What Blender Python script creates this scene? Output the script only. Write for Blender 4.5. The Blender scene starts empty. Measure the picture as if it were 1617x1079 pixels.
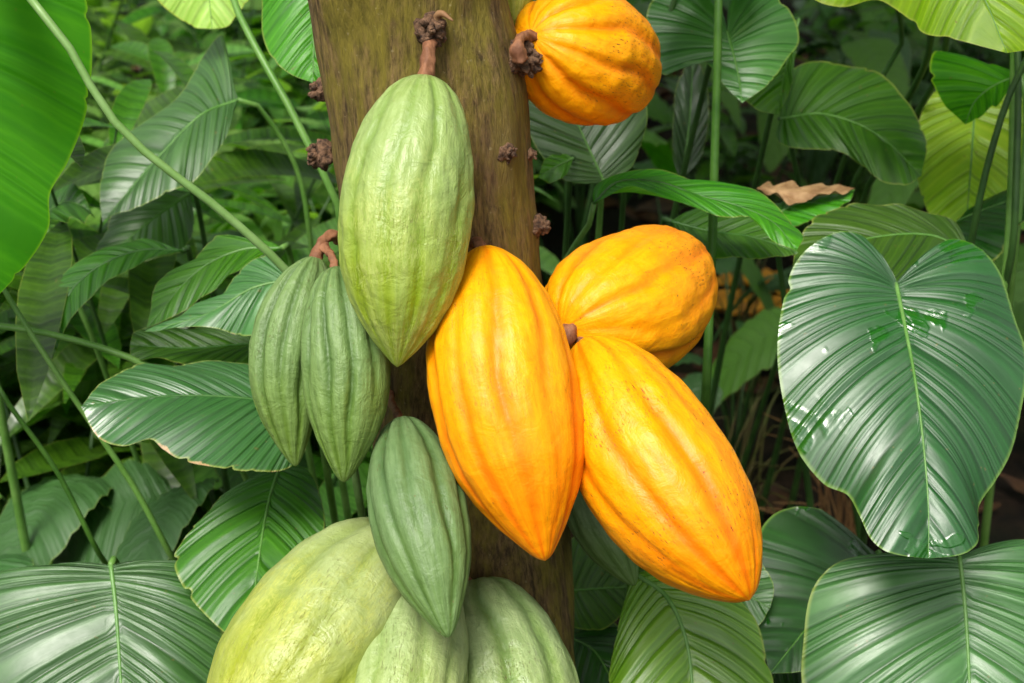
import bpy, math, random
import numpy as np
from mathutils import Vector, Matrix, noise as mn

random.seed(7)
rng = np.random.default_rng(7)
S = bpy.context.scene
COL = S.collection

# ------------------------------------------------------------------ camera
PITCH = math.radians(-25)
CAM = np.array([0.0, 0.0, 1.30])
FPX = 2500.0                       # focal length in photo pixels (1617 wide)
cam_d = bpy.data.cameras.new("camera")
cam_d.sensor_width = 36
cam_d.lens = FPX / 1617 * 36
cam_d.clip_start = 0.02
cam_d.clip_end = 200
cam_d.dof.use_dof = True
cam_d.dof.focus_distance = 1.13
cam_d.dof.aperture_fstop = 10.0
cam = bpy.data.objects.new("camera", cam_d)
COL.objects.link(cam)
cam.location = CAM
cam.rotation_euler = (math.radians(90) + PITCH, 0, 0)
S.camera = cam
FW = np.array([0, math.cos(PITCH), math.sin(PITCH)])
UP = np.array([0, -math.sin(PITCH), math.cos(PITCH)])
RT = np.array([1.0, 0, 0])

# ------------------------------------------------------------------ light
SUN_EL, SUN_AZ = math.radians(58), math.radians(205)      # azimuth clockwise from +Y
w = bpy.data.worlds.new("World")
S.world = w
w.use_nodes = True
nt = w.node_tree
nt.nodes.clear()
sky = nt.nodes.new("ShaderNodeTexSky")
sky.sky_type = 'NISHITA'
sky.sun_disc = False
sky.sun_elevation = SUN_EL
sky.sun_rotation = SUN_AZ
sky.air_density = 1.0
sky.dust_density = 4.0
sky.ozone_density = 1.0
hs = nt.nodes.new("ShaderNodeHueSaturation")
hs.inputs['Saturation'].default_value = 0.12
bg = nt.nodes.new("ShaderNodeBackground")
bg.inputs['Strength'].default_value = 0.115
wo = nt.nodes.new("ShaderNodeOutputWorld")
nt.links.new(sky.outputs[0], hs.inputs['Color'])
nt.links.new(hs.outputs[0], bg.inputs['Color'])
nt.links.new(bg.outputs[0], wo.inputs['Surface'])

sun_d = bpy.data.lights.new("sun", 'SUN')
sun_d.energy = 2.9
sun_d.angle = math.radians(22)
sun_d.color = (1.0, 0.95, 0.86)
sun = bpy.data.objects.new("sun", sun_d)
COL.objects.link(sun)
sdir = Vector((math.sin(SUN_AZ) * math.cos(SUN_EL), math.cos(SUN_AZ) * math.cos(SUN_EL), math.sin(SUN_EL)))
sun.rotation_euler = sdir.to_track_quat('Z', 'Y').to_euler()
sun.location = (0, 0, 6)

S.view_settings.view_transform = 'Standard'
S.view_settings.look = 'None'
S.view_settings.exposure = 0.62
S.view_settings.gamma = 1.0
S.cycles.max_bounces = 8
S.cycles.use_denoising = True


# ------------------------------------------------------------------ helpers
def P(x, y, d):
    """a point d metres in front of the camera, seen at photo pixel x, y"""
    return CAM + d * (FW + RT * (x - 808.5) / FPX + UP * (539.5 - y) / FPX)


def Ps(pts, d=None):
    return np.array([P(p[0], p[1], p[2] if len(p) > 2 else d) for p in pts])


def spline(pts, n, ts=None):
    """centripetal-like Catmull-Rom through pts, chord-length parametrised; n samples"""
    pts = np.asarray(pts, float)
    seg = np.linalg.norm(np.diff(pts, axis=0), axis=1)
    seg = np.maximum(seg, 1e-6)
    cum = np.concatenate([[0], np.cumsum(seg)])
    cum /= cum[-1]
    if ts is None:
        ts = np.linspace(0, 1, n)
    ts = np.clip(ts, 0, 1)
    out = np.zeros((len(ts), pts.shape[1]))
    k = np.clip(np.searchsorted(cum, ts, side='right') - 1, 0, len(pts) - 2)
    m = np.zeros_like(pts)
    m[1:-1] = (pts[2:] - pts[:-2]) / (cum[2:] - cum[:-2])[:, None]
    m[0] = (pts[1] - pts[0]) / (cum[1] - cum[0])
    m[-1] = (pts[-1] - pts[-2]) / (cum[-1] - cum[-2])
    h = (cum[k + 1] - cum[k])
    u = (ts - cum[k]) / h
    h = h[:, None]
    u = u[:, None]
    out = ((2 * u**3 - 3 * u**2 + 1) * pts[k] + (u**3 - 2 * u**2 + u) * h * m[k]
           + (-2 * u**3 + 3 * u**2) * pts[k + 1] + (u**3 - u**2) * h * m[k + 1])
    return out


def mesh_obj(name, verts, faces, mat, parent=None, uvs=None, smooth=True, attrs=None):
    me = bpy.data.meshes.new(name)
    me.from_pydata([tuple(v) for v in verts], [], faces)
    if uvs is not None:
        uv = me.uv_layers.new(name="UVMap")
        li = np.zeros(len(me.loops), dtype=np.int32)
        me.loops.foreach_get("vertex_index", li)
        uv.data.foreach_set("uv", np.asarray(uvs, np.float32)[li].ravel())
    if attrs:
        for k, v in attrs.items():
            a = me.attributes.new(k, 'FLOAT', 'POINT')
            a.data.foreach_set("value", np.asarray(v, np.float32))
    if smooth:
        me.polygons.foreach_set("use_smooth", [True] * len(me.polygons))
    me.materials.append(mat)
    me.update()
    o = bpy.data.objects.new(name, me)
    COL.objects.link(o)
    if parent is not None:
        o.parent = parent
    return o


def tag(o, label=None, cat=None, group=None, kind=None):
    if label: o['label'] = label
    if cat: o['category'] = cat
    if group: o['group'] = group
    if kind: o['kind'] = kind
    return o


def empty(name, label, cat, group=None):
    o = bpy.data.objects.new(name, None)
    o.empty_display_size = 0.05
    COL.objects.link(o)
    return tag(o, label, cat, group)


def place_root(root, loc):
    """moves an Empty to its thing's base while its children stay where they are"""
    loc = Vector([float(c) for c in loc])
    root.location = loc
    for ch in root.children:
        ch.location = Vector(ch.location) - loc


def tube_data(pts, rad, seg=10, n=None, cap=True, lump=0.0, seed=0.0):
    pts = np.asarray(pts, float)
    if n:
        r = np.interp(np.linspace(0, 1, n), np.linspace(0, 1, len(rad)), rad)
        pts = spline(pts, n)
    else:
        r = np.asarray(rad, float)
        n = len(pts)
    T = np.gradient(pts, axis=0)
    T /= np.linalg.norm(T, axis=1)[:, None] + 1e-9
    ref = np.array([0.31, 0.2, 0.93]) if abs(T[0] @ np.array([0.31, 0.2, 0.93])) < 0.9 else np.array([1.0, 0, 0])
    a = np.cross(T[0], ref); a /= np.linalg.norm(a)
    V, U = [], []
    for i in range(n):
        a = a - T[i] * (a @ T[i]); a /= np.linalg.norm(a)
        b = np.cross(T[i], a)
        for k in range(seg):
            th = 2 * math.pi * k / seg
            rr = r[i]
            if lump:
                q = Vector((math.cos(th) * 1.3 + seed, math.sin(th) * 1.3, i * 0.35))
                rr *= 1 + lump * mn.noise(q)
            V.append(pts[i] + rr * (math.cos(th) * a + math.sin(th) * b))
            U.append((k / seg, i / (n - 1)))
    F = [(i * seg + k, i * seg + (k + 1) % seg, (i + 1) * seg + (k + 1) % seg, (i + 1) * seg + k)
         for i in range(n - 1) for k in range(seg)]
    if cap:
        F.append(tuple(range(seg))[::-1])
        F.append(tuple((n - 1) * seg + k for k in range(seg)))
    return V, F, U


def tube(name, pts, rad, mat, parent=None, seg=10, n=24, lump=0.0, seed=0.0):
    V, F, U = tube_data(pts, rad, seg, n, True, lump, seed)
    return mesh_obj(name, V, F, mat, parent, U)


# ------------------------------------------------------------------ material helpers
class NT:
    def __init__(s, name):
        s.m = bpy.data.materials.new(name)
        s.m.use_nodes = True
        s.t = s.m.node_tree
        s.t.nodes.clear()

    def n(s, typ, ins=None, **kw):
        nd = s.t.nodes.new(typ)
        for k, v in kw.items():
            setattr(nd, k, v)
        for k, v in (ins or {}).items():
            if isinstance(v, bpy.types.NodeSocket):
                s.t.links.new(v, nd.inputs[k])
            else:
                nd.inputs[k].default_value = v
        return nd

    def math(s, op, a, b=0.0, c=0.0, clamp=False):
        return s.n("ShaderNodeMath", {0: a, 1: b, 2: c}, operation=op, use_clamp=clamp).outputs[0]

    def mix(s, f, a, b, mode='MIX'):
        nd = s.n("ShaderNodeMix", {0: f, 6: c4(a), 7: c4(b)}, data_type='RGBA', blend_type=mode)
        return nd.outputs[2]

    def ramp(s, f, lo, hi):
        return s.n("ShaderNodeMapRange", {0: f, 1: lo, 2: hi, 3: 0.0, 4: 1.0}, interpolation_type='SMOOTHSTEP').outputs[0]

    def noise(s, vec, scale, detail=3, rough=0.5, dist=0.0):
        ins = {'Scale': scale, 'Detail': detail, 'Roughness': rough, 'Distortion': dist}
        if vec is not None:
            ins['Vector'] = vec
        return s.n("ShaderNodeTexNoise", ins).outputs[0]

    def mapping(s, vec, scale):
        return s.n("ShaderNodeMapping", {'Vector': vec, 'Scale': scale}).outputs[0]


def c4(c):
    if isinstance(c, bpy.types.NodeSocket): return c
    return (*c, 1.0) if len(c) == 3 else c


def leaf_mat(name, base, light, rough=0.32, trans=0.25, edge=(0.28, 0.34, 0.06), dry=0.0, under=None, spec=0.5,
             bump=0.5, tcol=None, wet=0.0, ior=1.5):
    g = NT(name)
    uv = g.n("ShaderNodeTexCoord").outputs['UV']
    sp = g.n("ShaderNodeSeparateXYZ", {0: uv})
    U, Vv = sp.outputs[0], sp.outputs[1]
    a = g.math('ABSOLUTE', g.math('MULTIPLY_ADD', Vv, 2.0, -1.0))
    oi = g.n("ShaderNodeObjectInfo").outputs['Random']
    co = g.n("ShaderNodeNewGeometry").outputs['Position']
    big = g.noise(co, 9.0, 4, 0.55)
    wob = g.math('MULTIPLY_ADD', g.noise(co, 35.0, 2), 0.15, U)
    main = g.math('MULTIPLY_ADD', g.math('SINE', g.math('MULTIPLY', wob, 2 * math.pi)), 0.5, 0.5)
    fine = g.math('MULTIPLY_ADD', g.math('SINE', g.math('MULTIPLY', wob, 2 * math.pi * 3.0)), 0.5, 0.5)
    line = g.math('POWER', g.math('MULTIPLY_ADD', g.math('SINE', g.math('MULTIPLY', U, 2 * math.pi)), -0.5, 0.5), 14.0)
    # streaky noise that follows the side veins
    cv = g.n("ShaderNodeCombineXYZ", {0: g.math('MULTIPLY', U, 3.1), 1: g.math('MULTIPLY', Vv, 2.2), 2: oi}).outputs[0]
    streak = g.noise(cv, 2.4, 5, 0.65)
    f = g.math('MULTIPLY_ADD', big, 0.9, -0.15)
    f = g.math('MULTIPLY_ADD', g.math('POWER', main, 3.0), 0.14, f)
    f = g.math('MULTIPLY_ADD', g.math('SUBTRACT', streak, 0.5), 0.9, f, clamp=True)
    col = g.mix(f, base, light)
    col = g.mix(g.math('MULTIPLY', g.math('POWER', fine, 4.0), 0.16), col, tuple(min(1, c * 1.9) for c in light))
    col = g.mix(g.math('MULTIPLY', line, 0.45), col, tuple(c * 0.45 for c in base))
    # random brightness for each leaf
    br = g.math('MULTIPLY_ADD', oi, 0.5, 0.75)
    hsv = g.n("ShaderNodeHueSaturation", {'Hue': g.math('MULTIPLY_ADD', oi, 0.03, 0.487), 'Saturation': 1.0, 'Value': br, 'Color': col})
    col = hsv.outputs[0]
    e = g.ramp(a, 0.965, 1.0)
    col = g.mix(g.math('MULTIPLY', e, 0.75), col, edge)
    if dry > 0:
        dn = g.ramp(g.math('MULTIPLY_ADD', g.noise(co, 48.0, 5, 0.65), 0.7, g.math('MULTIPLY', g.math('POWER', a, 4.0), 0.6)), 1.07 - dry, 1.11 - dry)
        col = g.mix(dn, col, (0.42, 0.27, 0.12))
    # small blemishes
    sn = g.ramp(g.noise(co, 160.0, 2, 0.5), 0.71, 0.76)
    col = g.mix(g.math('MULTIPLY', sn, 0.5), col, (0.16, 0.12, 0.03))
    bf = g.n("ShaderNodeNewGeometry").outputs['Backfacing']
    und = under or tuple(min(1, c * 1.25 + 0.015) for c in light)
    col = g.mix(g.math('MULTIPLY', bf, 0.55), col, und)
    h = g.math('MULTIPLY_ADD', fine, 0.45, g.math('MULTIPLY', main, 0.8))
    h = g.math('MULTIPLY_ADD', streak, 0.7, h)
    h = g.math('MULTIPLY_ADD', line, -0.8, h)
    bp = g.n("ShaderNodeBump", {'Strength': bump, 'Distance': 0.0016, 'Height': h}).outputs[0]
    rg = g.math('MULTIPLY_ADD', g.noise(co, 30.0, 4, 0.6), 0.28, rough - 0.10)
    rg = g.math('MULTIPLY_ADD', bf, 0.2, rg, clamp=True)
    if wet > 0:      # patches under a film of rain water
        wp = g.ramp(g.noise(co, 13.0, 3, 0.55, 0.6), 0.60, 0.63)
        wp = g.math('MULTIPLY', wp, wet)
        rg = g.math('MULTIPLY_ADD', g.math('MULTIPLY', wp, -1.0), g.math('SUBTRACT', rg, 0.09), rg)
        bp = g.n("ShaderNodeBump", {'Strength': 0.5, 'Distance': 0.002, 'Height': g.math('MULTIPLY', wp, g.noise(co, 90.0, 2)), 'Normal': bp}).outputs[0]
        col = g.mix(g.math('MULTIPLY', wp, 0.6), col, (0.015, 0.11, 0.008))
    pr = g.n("ShaderNodeBsdfPrincipled", {'Base Color': col, 'Roughness': rg, 'Normal': bp, 'Specular IOR Level': spec, 'IOR': ior})
    tc = g.mix(1.0, col, (1.5, 1.6, 0.35) if tcol is None else tcol, 'MULTIPLY')
    tc = g.mix(1.0, tc, (1.4, 1.4, 1.4), 'MULTIPLY')
    tr = g.n("ShaderNodeBsdfTranslucent", {'Color': tc, 'Normal': bp})
    mx = g.n("ShaderNodeMixShader", {0: trans, 1: pr.outputs[0], 2: tr.outputs[0]})
    g.n("ShaderNodeOutputMaterial", {0: mx.outputs[0]})
    return g.m


def plain_mat(name, col, col2, rough=0.5, scale=30.0, bump=0.3, stretch=(1, 1, 1), dist=0.001, coords='Object', spec=0.4):
    g = NT(name)
    co = g.n("ShaderNodeTexCoord").outputs[coords]
    v = g.mapping(co, stretch)
    nz = g.noise(v, scale, 5, 0.62)
    col = g.mix(g.ramp(nz, 0.3, 0.7), col, col2)
    bp = g.n("ShaderNodeBump", {'Strength': bump, 'Distance': dist, 'Height': g.noise(v, scale * 2.2, 4, 0.6)}).outputs[0]
    pr = g.n("ShaderNodeBsdfPrincipled", {'Base Color': col, 'Roughness': rough, 'Normal': bp, 'Specular IOR Level': spec})
    g.n("ShaderNodeOutputMaterial", {0: pr.outputs[0]})
    return g.m


def pod_mat(name, top, tip, ridge, groove, t0=0.3, t1=0.9, speck=0.5, rough=0.36, marble=0.0, marble_col=(0.6, 0.65, 0.4),
            sss=0.0, bump=0.5, ridge_f=0.5, spec=0.5):
    """top, tip: the husk's colour near the stalk and near the point; ridge: a paler colour on the ribs"""
    g = NT(name)
    uv = g.n("ShaderNodeTexCoord").outputs['UV']          # x: along the pod, y: round it
    sp = g.n("ShaderNodeSeparateXYZ", {0: uv})
    t = sp.outputs[0]
    rib = g.n("ShaderNodeAttribute", attribute_name="rib").outputs['Fac']
    co = g.n("ShaderNodeTexCoord").outputs['Object']
    n1 = g.noise(co, 28.0, 5, 0.6)
    n2 = g.noise(co, 120.0, 4, 0.65)
    tt = g.math('MULTIPLY_ADD', g.math('SUBTRACT', n1, 0.5), 0.5, t)
    col = g.mix(g.ramp(tt, t0, t1), top, tip)
    # long streaks
    ca = g.n("ShaderNodeAttribute", attribute_name="ca").outputs['Fac']
    sa = g.n("ShaderNodeAttribute", attribute_name="sa").outputs['Fac']

    def cyl(kt, kr):
        return g.n("ShaderNodeCombineXYZ", {0: g.math('MULTIPLY', ca, kr), 1: g.math('MULTIPLY', sa, kr), 2: g.math('MULTIPLY', t, kt)}).outputs[0]
    sv = cyl(2.2, 6.0)
    st = g.noise(sv, 2.0, 4, 0.55, 0.4)
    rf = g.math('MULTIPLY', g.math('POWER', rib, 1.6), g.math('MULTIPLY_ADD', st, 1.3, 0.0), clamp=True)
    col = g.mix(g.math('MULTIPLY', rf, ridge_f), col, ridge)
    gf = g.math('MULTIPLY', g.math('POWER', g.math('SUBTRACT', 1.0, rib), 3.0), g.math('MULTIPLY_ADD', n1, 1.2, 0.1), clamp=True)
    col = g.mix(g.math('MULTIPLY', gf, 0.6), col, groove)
    if marble > 0:
        wn = g.noise(cyl(6.0, 5.0), 2.2, 5, 0.6, 1.6)
        wr = g.math('SUBTRACT', 1.0, g.math('MULTIPLY', g.math('ABSOLUTE', g.math('SUBTRACT', wn, 0.5)), 13.0), clamp=True)
        mk = g.math('MULTIPLY', g.math('MULTIPLY', wr, marble), g.ramp(n1, 0.35, 0.6))
        col = g.mix(g.math('MULTIPLY', mk, g.ramp(t, 0.15, 0.5)), col, marble_col)
    col = g.mix(g.math('MULTIPLY', g.ramp(n2, 0.4, 0.75), 0.22), col, tuple(c * 0.55 for c in tip))
    mot = g.ramp(g.noise(cyl(3.0, 3.4), 2.6, 6, 0.7, 0.5), 0.42, 0.66)
    col = g.mix(g.math('MULTIPLY', mot, 0.30), col, groove)
    # dark specks and scratches, mostly beside the furrows
    sv2 = cyl(9.0, 10.0)
    s1 = g.ramp(g.noise(sv2, 4.5, 5, 0.75), 0.575, 0.63)
    s2 = g.ramp(g.noise(co, 16.0, 3, 0.5), 0.50, 0.60)
    col = g.mix(g.math('MULTIPLY', g.math('MULTIPLY', s1, s2), speck), col, (0.10, 0.035, 0.008))
    v3 = g.n("ShaderNodeTexVoronoi", {'Vector': co, 'Scale': 130.0}).outputs['Distance']
    dots = g.math('MULTIPLY', g.ramp(v3, 0.13, 0.06), g.ramp(g.noise(co, 22.0, 3), 0.5, 0.6))
    col = g.mix(g.math('MULTIPLY', dots, speck * 0.8), col, (0.12, 0.06, 0.015))
    h = g.math('MULTIPLY_ADD', g.noise(co, 60.0, 5, 0.6, 0.8), 1.6, g.math('MULTIPLY', st, 0.45))
    h = g.math('MULTIPLY_ADD', n2, 0.5, h)
    h = g.math('MULTIPLY_ADD', g.math('MULTIPLY', s1, s2), -0.5, h)
    bp = g.n("ShaderNodeBump", {'Strength': bump, 'Distance': 0.0024, 'Height': h}).outputs[0]
    rg = g.math('MULTIPLY_ADD', n1, 0.25, rough - 0.12)
    pr = g.n("ShaderNodeBsdfPrincipled", {'Base Color': col, 'Roughness': rg, 'Normal': bp, 'Specular IOR Level': spec,
                                          'Subsurface Weight': sss, 'Subsurface Radius': (1.0, 0.5, 0.1), 'Subsurface Scale': 0.004})
    g.n("ShaderNodeOutputMaterial", {0: pr.outputs[0]})
    return g.m


M = {}
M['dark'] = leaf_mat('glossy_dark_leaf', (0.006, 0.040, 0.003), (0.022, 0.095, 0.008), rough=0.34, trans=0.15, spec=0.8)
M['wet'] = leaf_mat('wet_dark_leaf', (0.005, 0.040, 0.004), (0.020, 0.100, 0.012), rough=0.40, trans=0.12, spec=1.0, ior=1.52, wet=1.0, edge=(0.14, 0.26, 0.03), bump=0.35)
M['mid'] = leaf_mat('green_leaf', (0.018, 0.095, 0.002), (0.080, 0.21, 0.008), rough=0.40, trans=0.32, spec=0.8, dry=0.02)
M['grey'] = leaf_mat('grey_green_leaf', (0.018, 0.085, 0.007), (0.080, 0.20, 0.040), rough=0.42, trans=0.22, spec=1.0, ior=1.55, dry=0.03, edge=(0.24, 0.33, 0.05), bump=0.35)
M['silver'] = leaf_mat('pale_sheen_leaf', (0.014, 0.070, 0.006), (0.085, 0.20, 0.050), rough=0.40, trans=0.2, spec=1.0, ior=1.53, edge=(0.3, 0.38, 0.08), bump=0.45, dry=0.02)
M['torn'] = leaf_mat('leaf_with_dry_edge', (0.010, 0.065, 0.006), (0.050, 0.150, 0.026), rough=0.38, trans=0.18, dry=0.10, spec=1.0, ior=1.65, bump=0.35)
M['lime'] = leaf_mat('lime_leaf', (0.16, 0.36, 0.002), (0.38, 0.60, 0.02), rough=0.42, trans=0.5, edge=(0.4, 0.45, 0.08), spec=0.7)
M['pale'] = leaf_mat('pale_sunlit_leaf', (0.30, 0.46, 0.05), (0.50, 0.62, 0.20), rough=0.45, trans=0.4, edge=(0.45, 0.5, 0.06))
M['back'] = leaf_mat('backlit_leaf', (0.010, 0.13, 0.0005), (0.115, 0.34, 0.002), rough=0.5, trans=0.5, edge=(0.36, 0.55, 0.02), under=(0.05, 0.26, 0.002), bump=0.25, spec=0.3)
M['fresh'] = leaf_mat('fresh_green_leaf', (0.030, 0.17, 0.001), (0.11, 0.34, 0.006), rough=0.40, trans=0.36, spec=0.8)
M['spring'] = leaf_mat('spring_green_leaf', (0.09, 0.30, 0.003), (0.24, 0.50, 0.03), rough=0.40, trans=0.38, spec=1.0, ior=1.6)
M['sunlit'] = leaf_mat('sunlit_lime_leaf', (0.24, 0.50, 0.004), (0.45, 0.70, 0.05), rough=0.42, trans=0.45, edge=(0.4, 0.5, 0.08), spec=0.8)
M['shrub'] = leaf_mat('undergrowth_leaf', (0.010, 0.065, 0.001), (0.085, 0.23, 0.009), rough=0.38, trans=0.28, bump=0.2, spec=0.8)
M['shrub2'] = leaf_mat('undergrowth_grey_leaf', (0.060, 0.20, 0.010), (0.24, 0.42, 0.10), rough=0.36, trans=0.32, bump=0.2, spec=1.0, ior=1.6)
M['stalk'] = plain_mat('stalk_green', (0.08, 0.20, 0.03), (0.14, 0.28, 0.06), 0.42, 40)
M['stalk_mid'] = plain_mat('stalk_mid_green', (0.025, 0.085, 0.008), (0.06, 0.15, 0.02), 0.42, 30)
M['stalk_pale'] = plain_mat('stalk_pale', (0.13, 0.26, 0.06), (0.20, 0.34, 0.11), 0.42, 40)
M['stalk_dark'] = plain_mat('stalk_dark', (0.02, 0.06, 0.012), (0.04, 0.10, 0.02), 0.45, 40)
M['stalk_brown'] = plain_mat('stalk_brown', (0.10, 0.06, 0.02), (0.07, 0.12, 0.02), 0.6, 12)
M['rib'] = plain_mat('midrib', (0.07, 0.19, 0.03), (0.13, 0.27, 0.07), 0.4, 60)
M['rib_dark'] = plain_mat('midrib_dark', (0.025, 0.10, 0.012), (0.05, 0.14, 0.025), 0.4, 60)
M['dry'] = plain_mat('dry_leaf', (0.20, 0.10, 0.04), (0.42, 0.26, 0.13), 0.7, 50, 0.6, dist=0.002)
M['dry_grass'] = plain_mat('dry_grass', (0.20, 0.09, 0.03), (0.28, 0.16, 0.06), 0.7, 18)
M['litter'] = plain_mat('fallen_leaf', (0.025, 0.010, 0.005), (0.10, 0.042, 0.014), 0.7, 18, 0.6, dist=0.002)
M['litter_gold'] = plain_mat('fallen_golden_leaf', (0.50, 0.20, 0.01), (0.85, 0.42, 0.03), 0.5, 18, 0.6, dist=0.002)
M['woody'] = plain_mat('pod_stalk', (0.13, 0.05, 0.022), (0.30, 0.13, 0.06), 0.7, 90, 1.0, (1, 1, 0.4), 0.0015)
M['knot'] = plain_mat('flower_cushion', (0.030, 0.015, 0.009), (0.22, 0.12, 0.065), 0.9, 220, 1.0, dist=0.003)

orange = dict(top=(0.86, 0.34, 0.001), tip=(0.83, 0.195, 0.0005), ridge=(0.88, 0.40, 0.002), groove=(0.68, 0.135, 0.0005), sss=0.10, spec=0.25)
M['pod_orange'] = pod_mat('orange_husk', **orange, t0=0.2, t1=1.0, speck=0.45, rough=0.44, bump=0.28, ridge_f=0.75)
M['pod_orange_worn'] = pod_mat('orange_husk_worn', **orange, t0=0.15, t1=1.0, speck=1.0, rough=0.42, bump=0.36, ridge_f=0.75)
M['pod_light'] = pod_mat('light_green_husk', (0.22, 0.32, 0.09), (0.24, 0.33, 0.004), (0.36, 0.45, 0.17), (0.11, 0.20, 0.015),
                         0.2, 0.75, 0.4, 0.42, 0.7, (0.42, 0.48, 0.14), bump=0.5)
M['pod_yellow'] = pod_mat('yellow_green_husk', (0.27, 0.34, 0.13), (0.27, 0.31, 0.004), (0.37, 0.43, 0.17), (0.16, 0.22, 0.02),
                          0.22, 0.72, 0.3, 0.42, 0.75, (0.44, 0.46, 0.09), bump=0.5)
M['pod_pale'] = pod_mat('pale_green_husk', (0.22, 0.31, 0.11), (0.26, 0.34, 0.06), (0.40, 0.48, 0.23), (0.10, 0.18, 0.03),
                        0.2, 0.9, 0.4, 0.36, 0.3, (0.5, 0.58, 0.28), bump=0.6)
M['pod_side'] = pod_mat('ribbed_pale_green_husk', (0.17, 0.27, 0.085), (0.22, 0.31, 0.06), (0.36, 0.45, 0.22), (0.06, 0.13, 0.02),
                        0.2, 0.9, 0.5, 0.36, 0.3, (0.4, 0.48, 0.22), bump=0.6, ridge_f=0.75)
M['pod_green'] = pod_mat('green_husk', (0.10, 0.18, 0.05), (0.115, 0.20, 0.022), (0.20, 0.30, 0.10), (0.02, 0.06, 0.006),
                         0.3, 0.9, 0.45, 0.46, 0.0, bump=0.6, ridge_f=0.7, spec=0.4)
M['pod_deep'] = pod_mat('deep_green_husk', (0.085, 0.155, 0.05), (0.09, 0.17, 0.03), (0.17, 0.26, 0.11), (0.020, 0.055, 0.008),
                        0.3, 0.9, 0.5, 0.46, 0.0, bump=0.4, ridge_f=0.65, spec=0.35)


def bark_mat():
    g = NT('bark')
    co = g.n("ShaderNodeTexCoord").outputs['Object']
    v = g.mapping(co, (1, 1, 0.16))
    st = g.noise(v, 260.0, 6, 0.75)
    st2 = g.noise(v, 60.0, 5, 0.65)
    moss = g.noise(g.mapping(co, (1, 1, 0.35)), 26.0, 8, 0.72, 0.2)
    col = g.mix(g.ramp(st, 0.32, 0.68), (0.034, 0.020, 0.008), (0.24, 0.155, 0.06))
    col = g.mix(g.math('MULTIPLY', g.ramp(moss, 0.40, 0.60), g.math('MULTIPLY_ADD', st, 0.8, 0.4), clamp=True), col, g.mix(st, (0.09, 0.080, 0.008), (0.27, 0.22, 0.02)))
    pur = g.ramp(g.noise(co, 11.0, 3, 0.5), 0.52, 0.68)
    col = g.mix(g.math('MULTIPLY', pur, 0.35), col, (0.13, 0.07, 0.04))
    fl = g.ramp(g.noise(co, 260.0, 3, 0.5), 0.66, 0.74)
    col = g.mix(g.math('MULTIPLY', fl, 0.5), col, (0.34, 0.28, 0.14))
    h = g.math('MULTIPLY_ADD', st, 1.0, g.math('MULTIPLY', st2, 1.5))
    bp = g.n("ShaderNodeBump", {'Strength': 0.9, 'Distance': 0.0036, 'Height': h}).outputs[0]
    pr = g.n("ShaderNodeBsdfPrincipled", {'Base Color': col, 'Roughness': 0.72, 'Normal': bp, 'Specular IOR Level': 0.3})
    g.n("ShaderNodeOutputMaterial", {0: pr.outputs[0]})
    return g.m


M['bark'] = bark_mat()


def soil_mat():
    g = NT('soil')
    co = g.n("ShaderNodeTexCoord").outputs['Object']
    n1 = g.noise(co, 14.0, 7, 0.7)
    n2 = g.noise(co, 2.2, 4, 0.6)
    col = g.mix(g.ramp(n1, 0.35, 0.65), (0.006, 0.004, 0.003), (0.028, 0.016, 0.009))
    col = g.mix(g.math('MULTIPLY', g.ramp(n2, 0.45, 0.65), 0.5), col, (0.010, 0.018, 0.004))
    bp = g.n("ShaderNodeBump", {'Strength': 1.0, 'Distance': 0.02, 'Height': n1}).outputs[0]
    pr = g.n("ShaderNodeBsdfPrincipled", {'Base Color': col, 'Roughness': 0.9, 'Normal': bp, 'Specular IOR Level': 0.2})
    g.n("ShaderNodeOutputMaterial", {0: pr.outputs[0]})
    return g.m


M['soil'] = soil_mat()

# ------------------------------------------------------------------ ground
gx = np.concatenate([np.linspace(-60, -4, 12)[:-1], np.linspace(-4, 4, 90), np.linspace(4, 60, 12)[1:]])
gy = np.concatenate([np.linspace(-40, -1, 8)[:-1], np.linspace(-1, 8, 100), np.linspace(8, 90, 12)[1:]])
GV, GF = [], []
for yy in gy:
    for xx in gx:
        zz = 0.035 * mn.noise(Vector((xx * 1.3, yy * 1.3, 0))) + 0.02 * mn.noise(Vector((xx * 5, yy * 5, 2)))
        GV.append((xx, yy, zz if abs(xx) < 4.5 and -1.2 < yy < 8.5 else 0))
W = len(gx)
for j in range(len(gy) - 1):
    for i in range(W - 1):
        GF.append((j * W + i, j * W + i + 1, (j + 1) * W + i + 1, (j + 1) * W + i))
tag(mesh_obj('ground', GV, GF, M['soil']), kind='structure')

# ------------------------------------------------------------------ cocoa tree
tree = empty('cocoa_tree', 'mossy brown cocoa tree trunk with knobbly flower cushions carrying the pods', 'tree')
TR = Ps([(600, -420, 1.10), (645, 0, 1.20), (676, 160, 1.23), (706, 450, 1.28), (740, 760, 1.325), (768, 1079, 1.37)])
low = TR[-1]
dirn = TR[-1] - TR[-2]
dirn /= np.linalg.norm(dirn)
g0 = low + dirn * (low[2] / -dirn[2]) * 1.0
top_pts = [np.array([TR[0][0] - 0.02, TR[0][1] + 0.02, TR[0][2] + 0.35])]
TRK = np.vstack([top_pts, TR, [low * 0.45 + g0 * 0.55], [g0 + np.array([0, 0, -0.06])]])
# radii at those points, from the trunk's outline in the photo
rad_tr = [0.072, 0.076, 155 * 1.20 / FPX, 158 * 1.23 / FPX, 153 * 1.28 / FPX, 148 * 1.325 / FPX, 146 * 1.37 / FPX, 0.083, 0.115]
nT, sT = 220, 96
seg = np.linalg.norm(np.diff(TRK, axis=0), axis=1)
cum = np.concatenate([[0], np.cumsum(seg)]); cum /= cum[-1]
ts = np.linspace(0, 1, nT)
tp = spline(TRK, nT, ts)
rr = np.interp(ts, cum, rad_tr)


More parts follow.
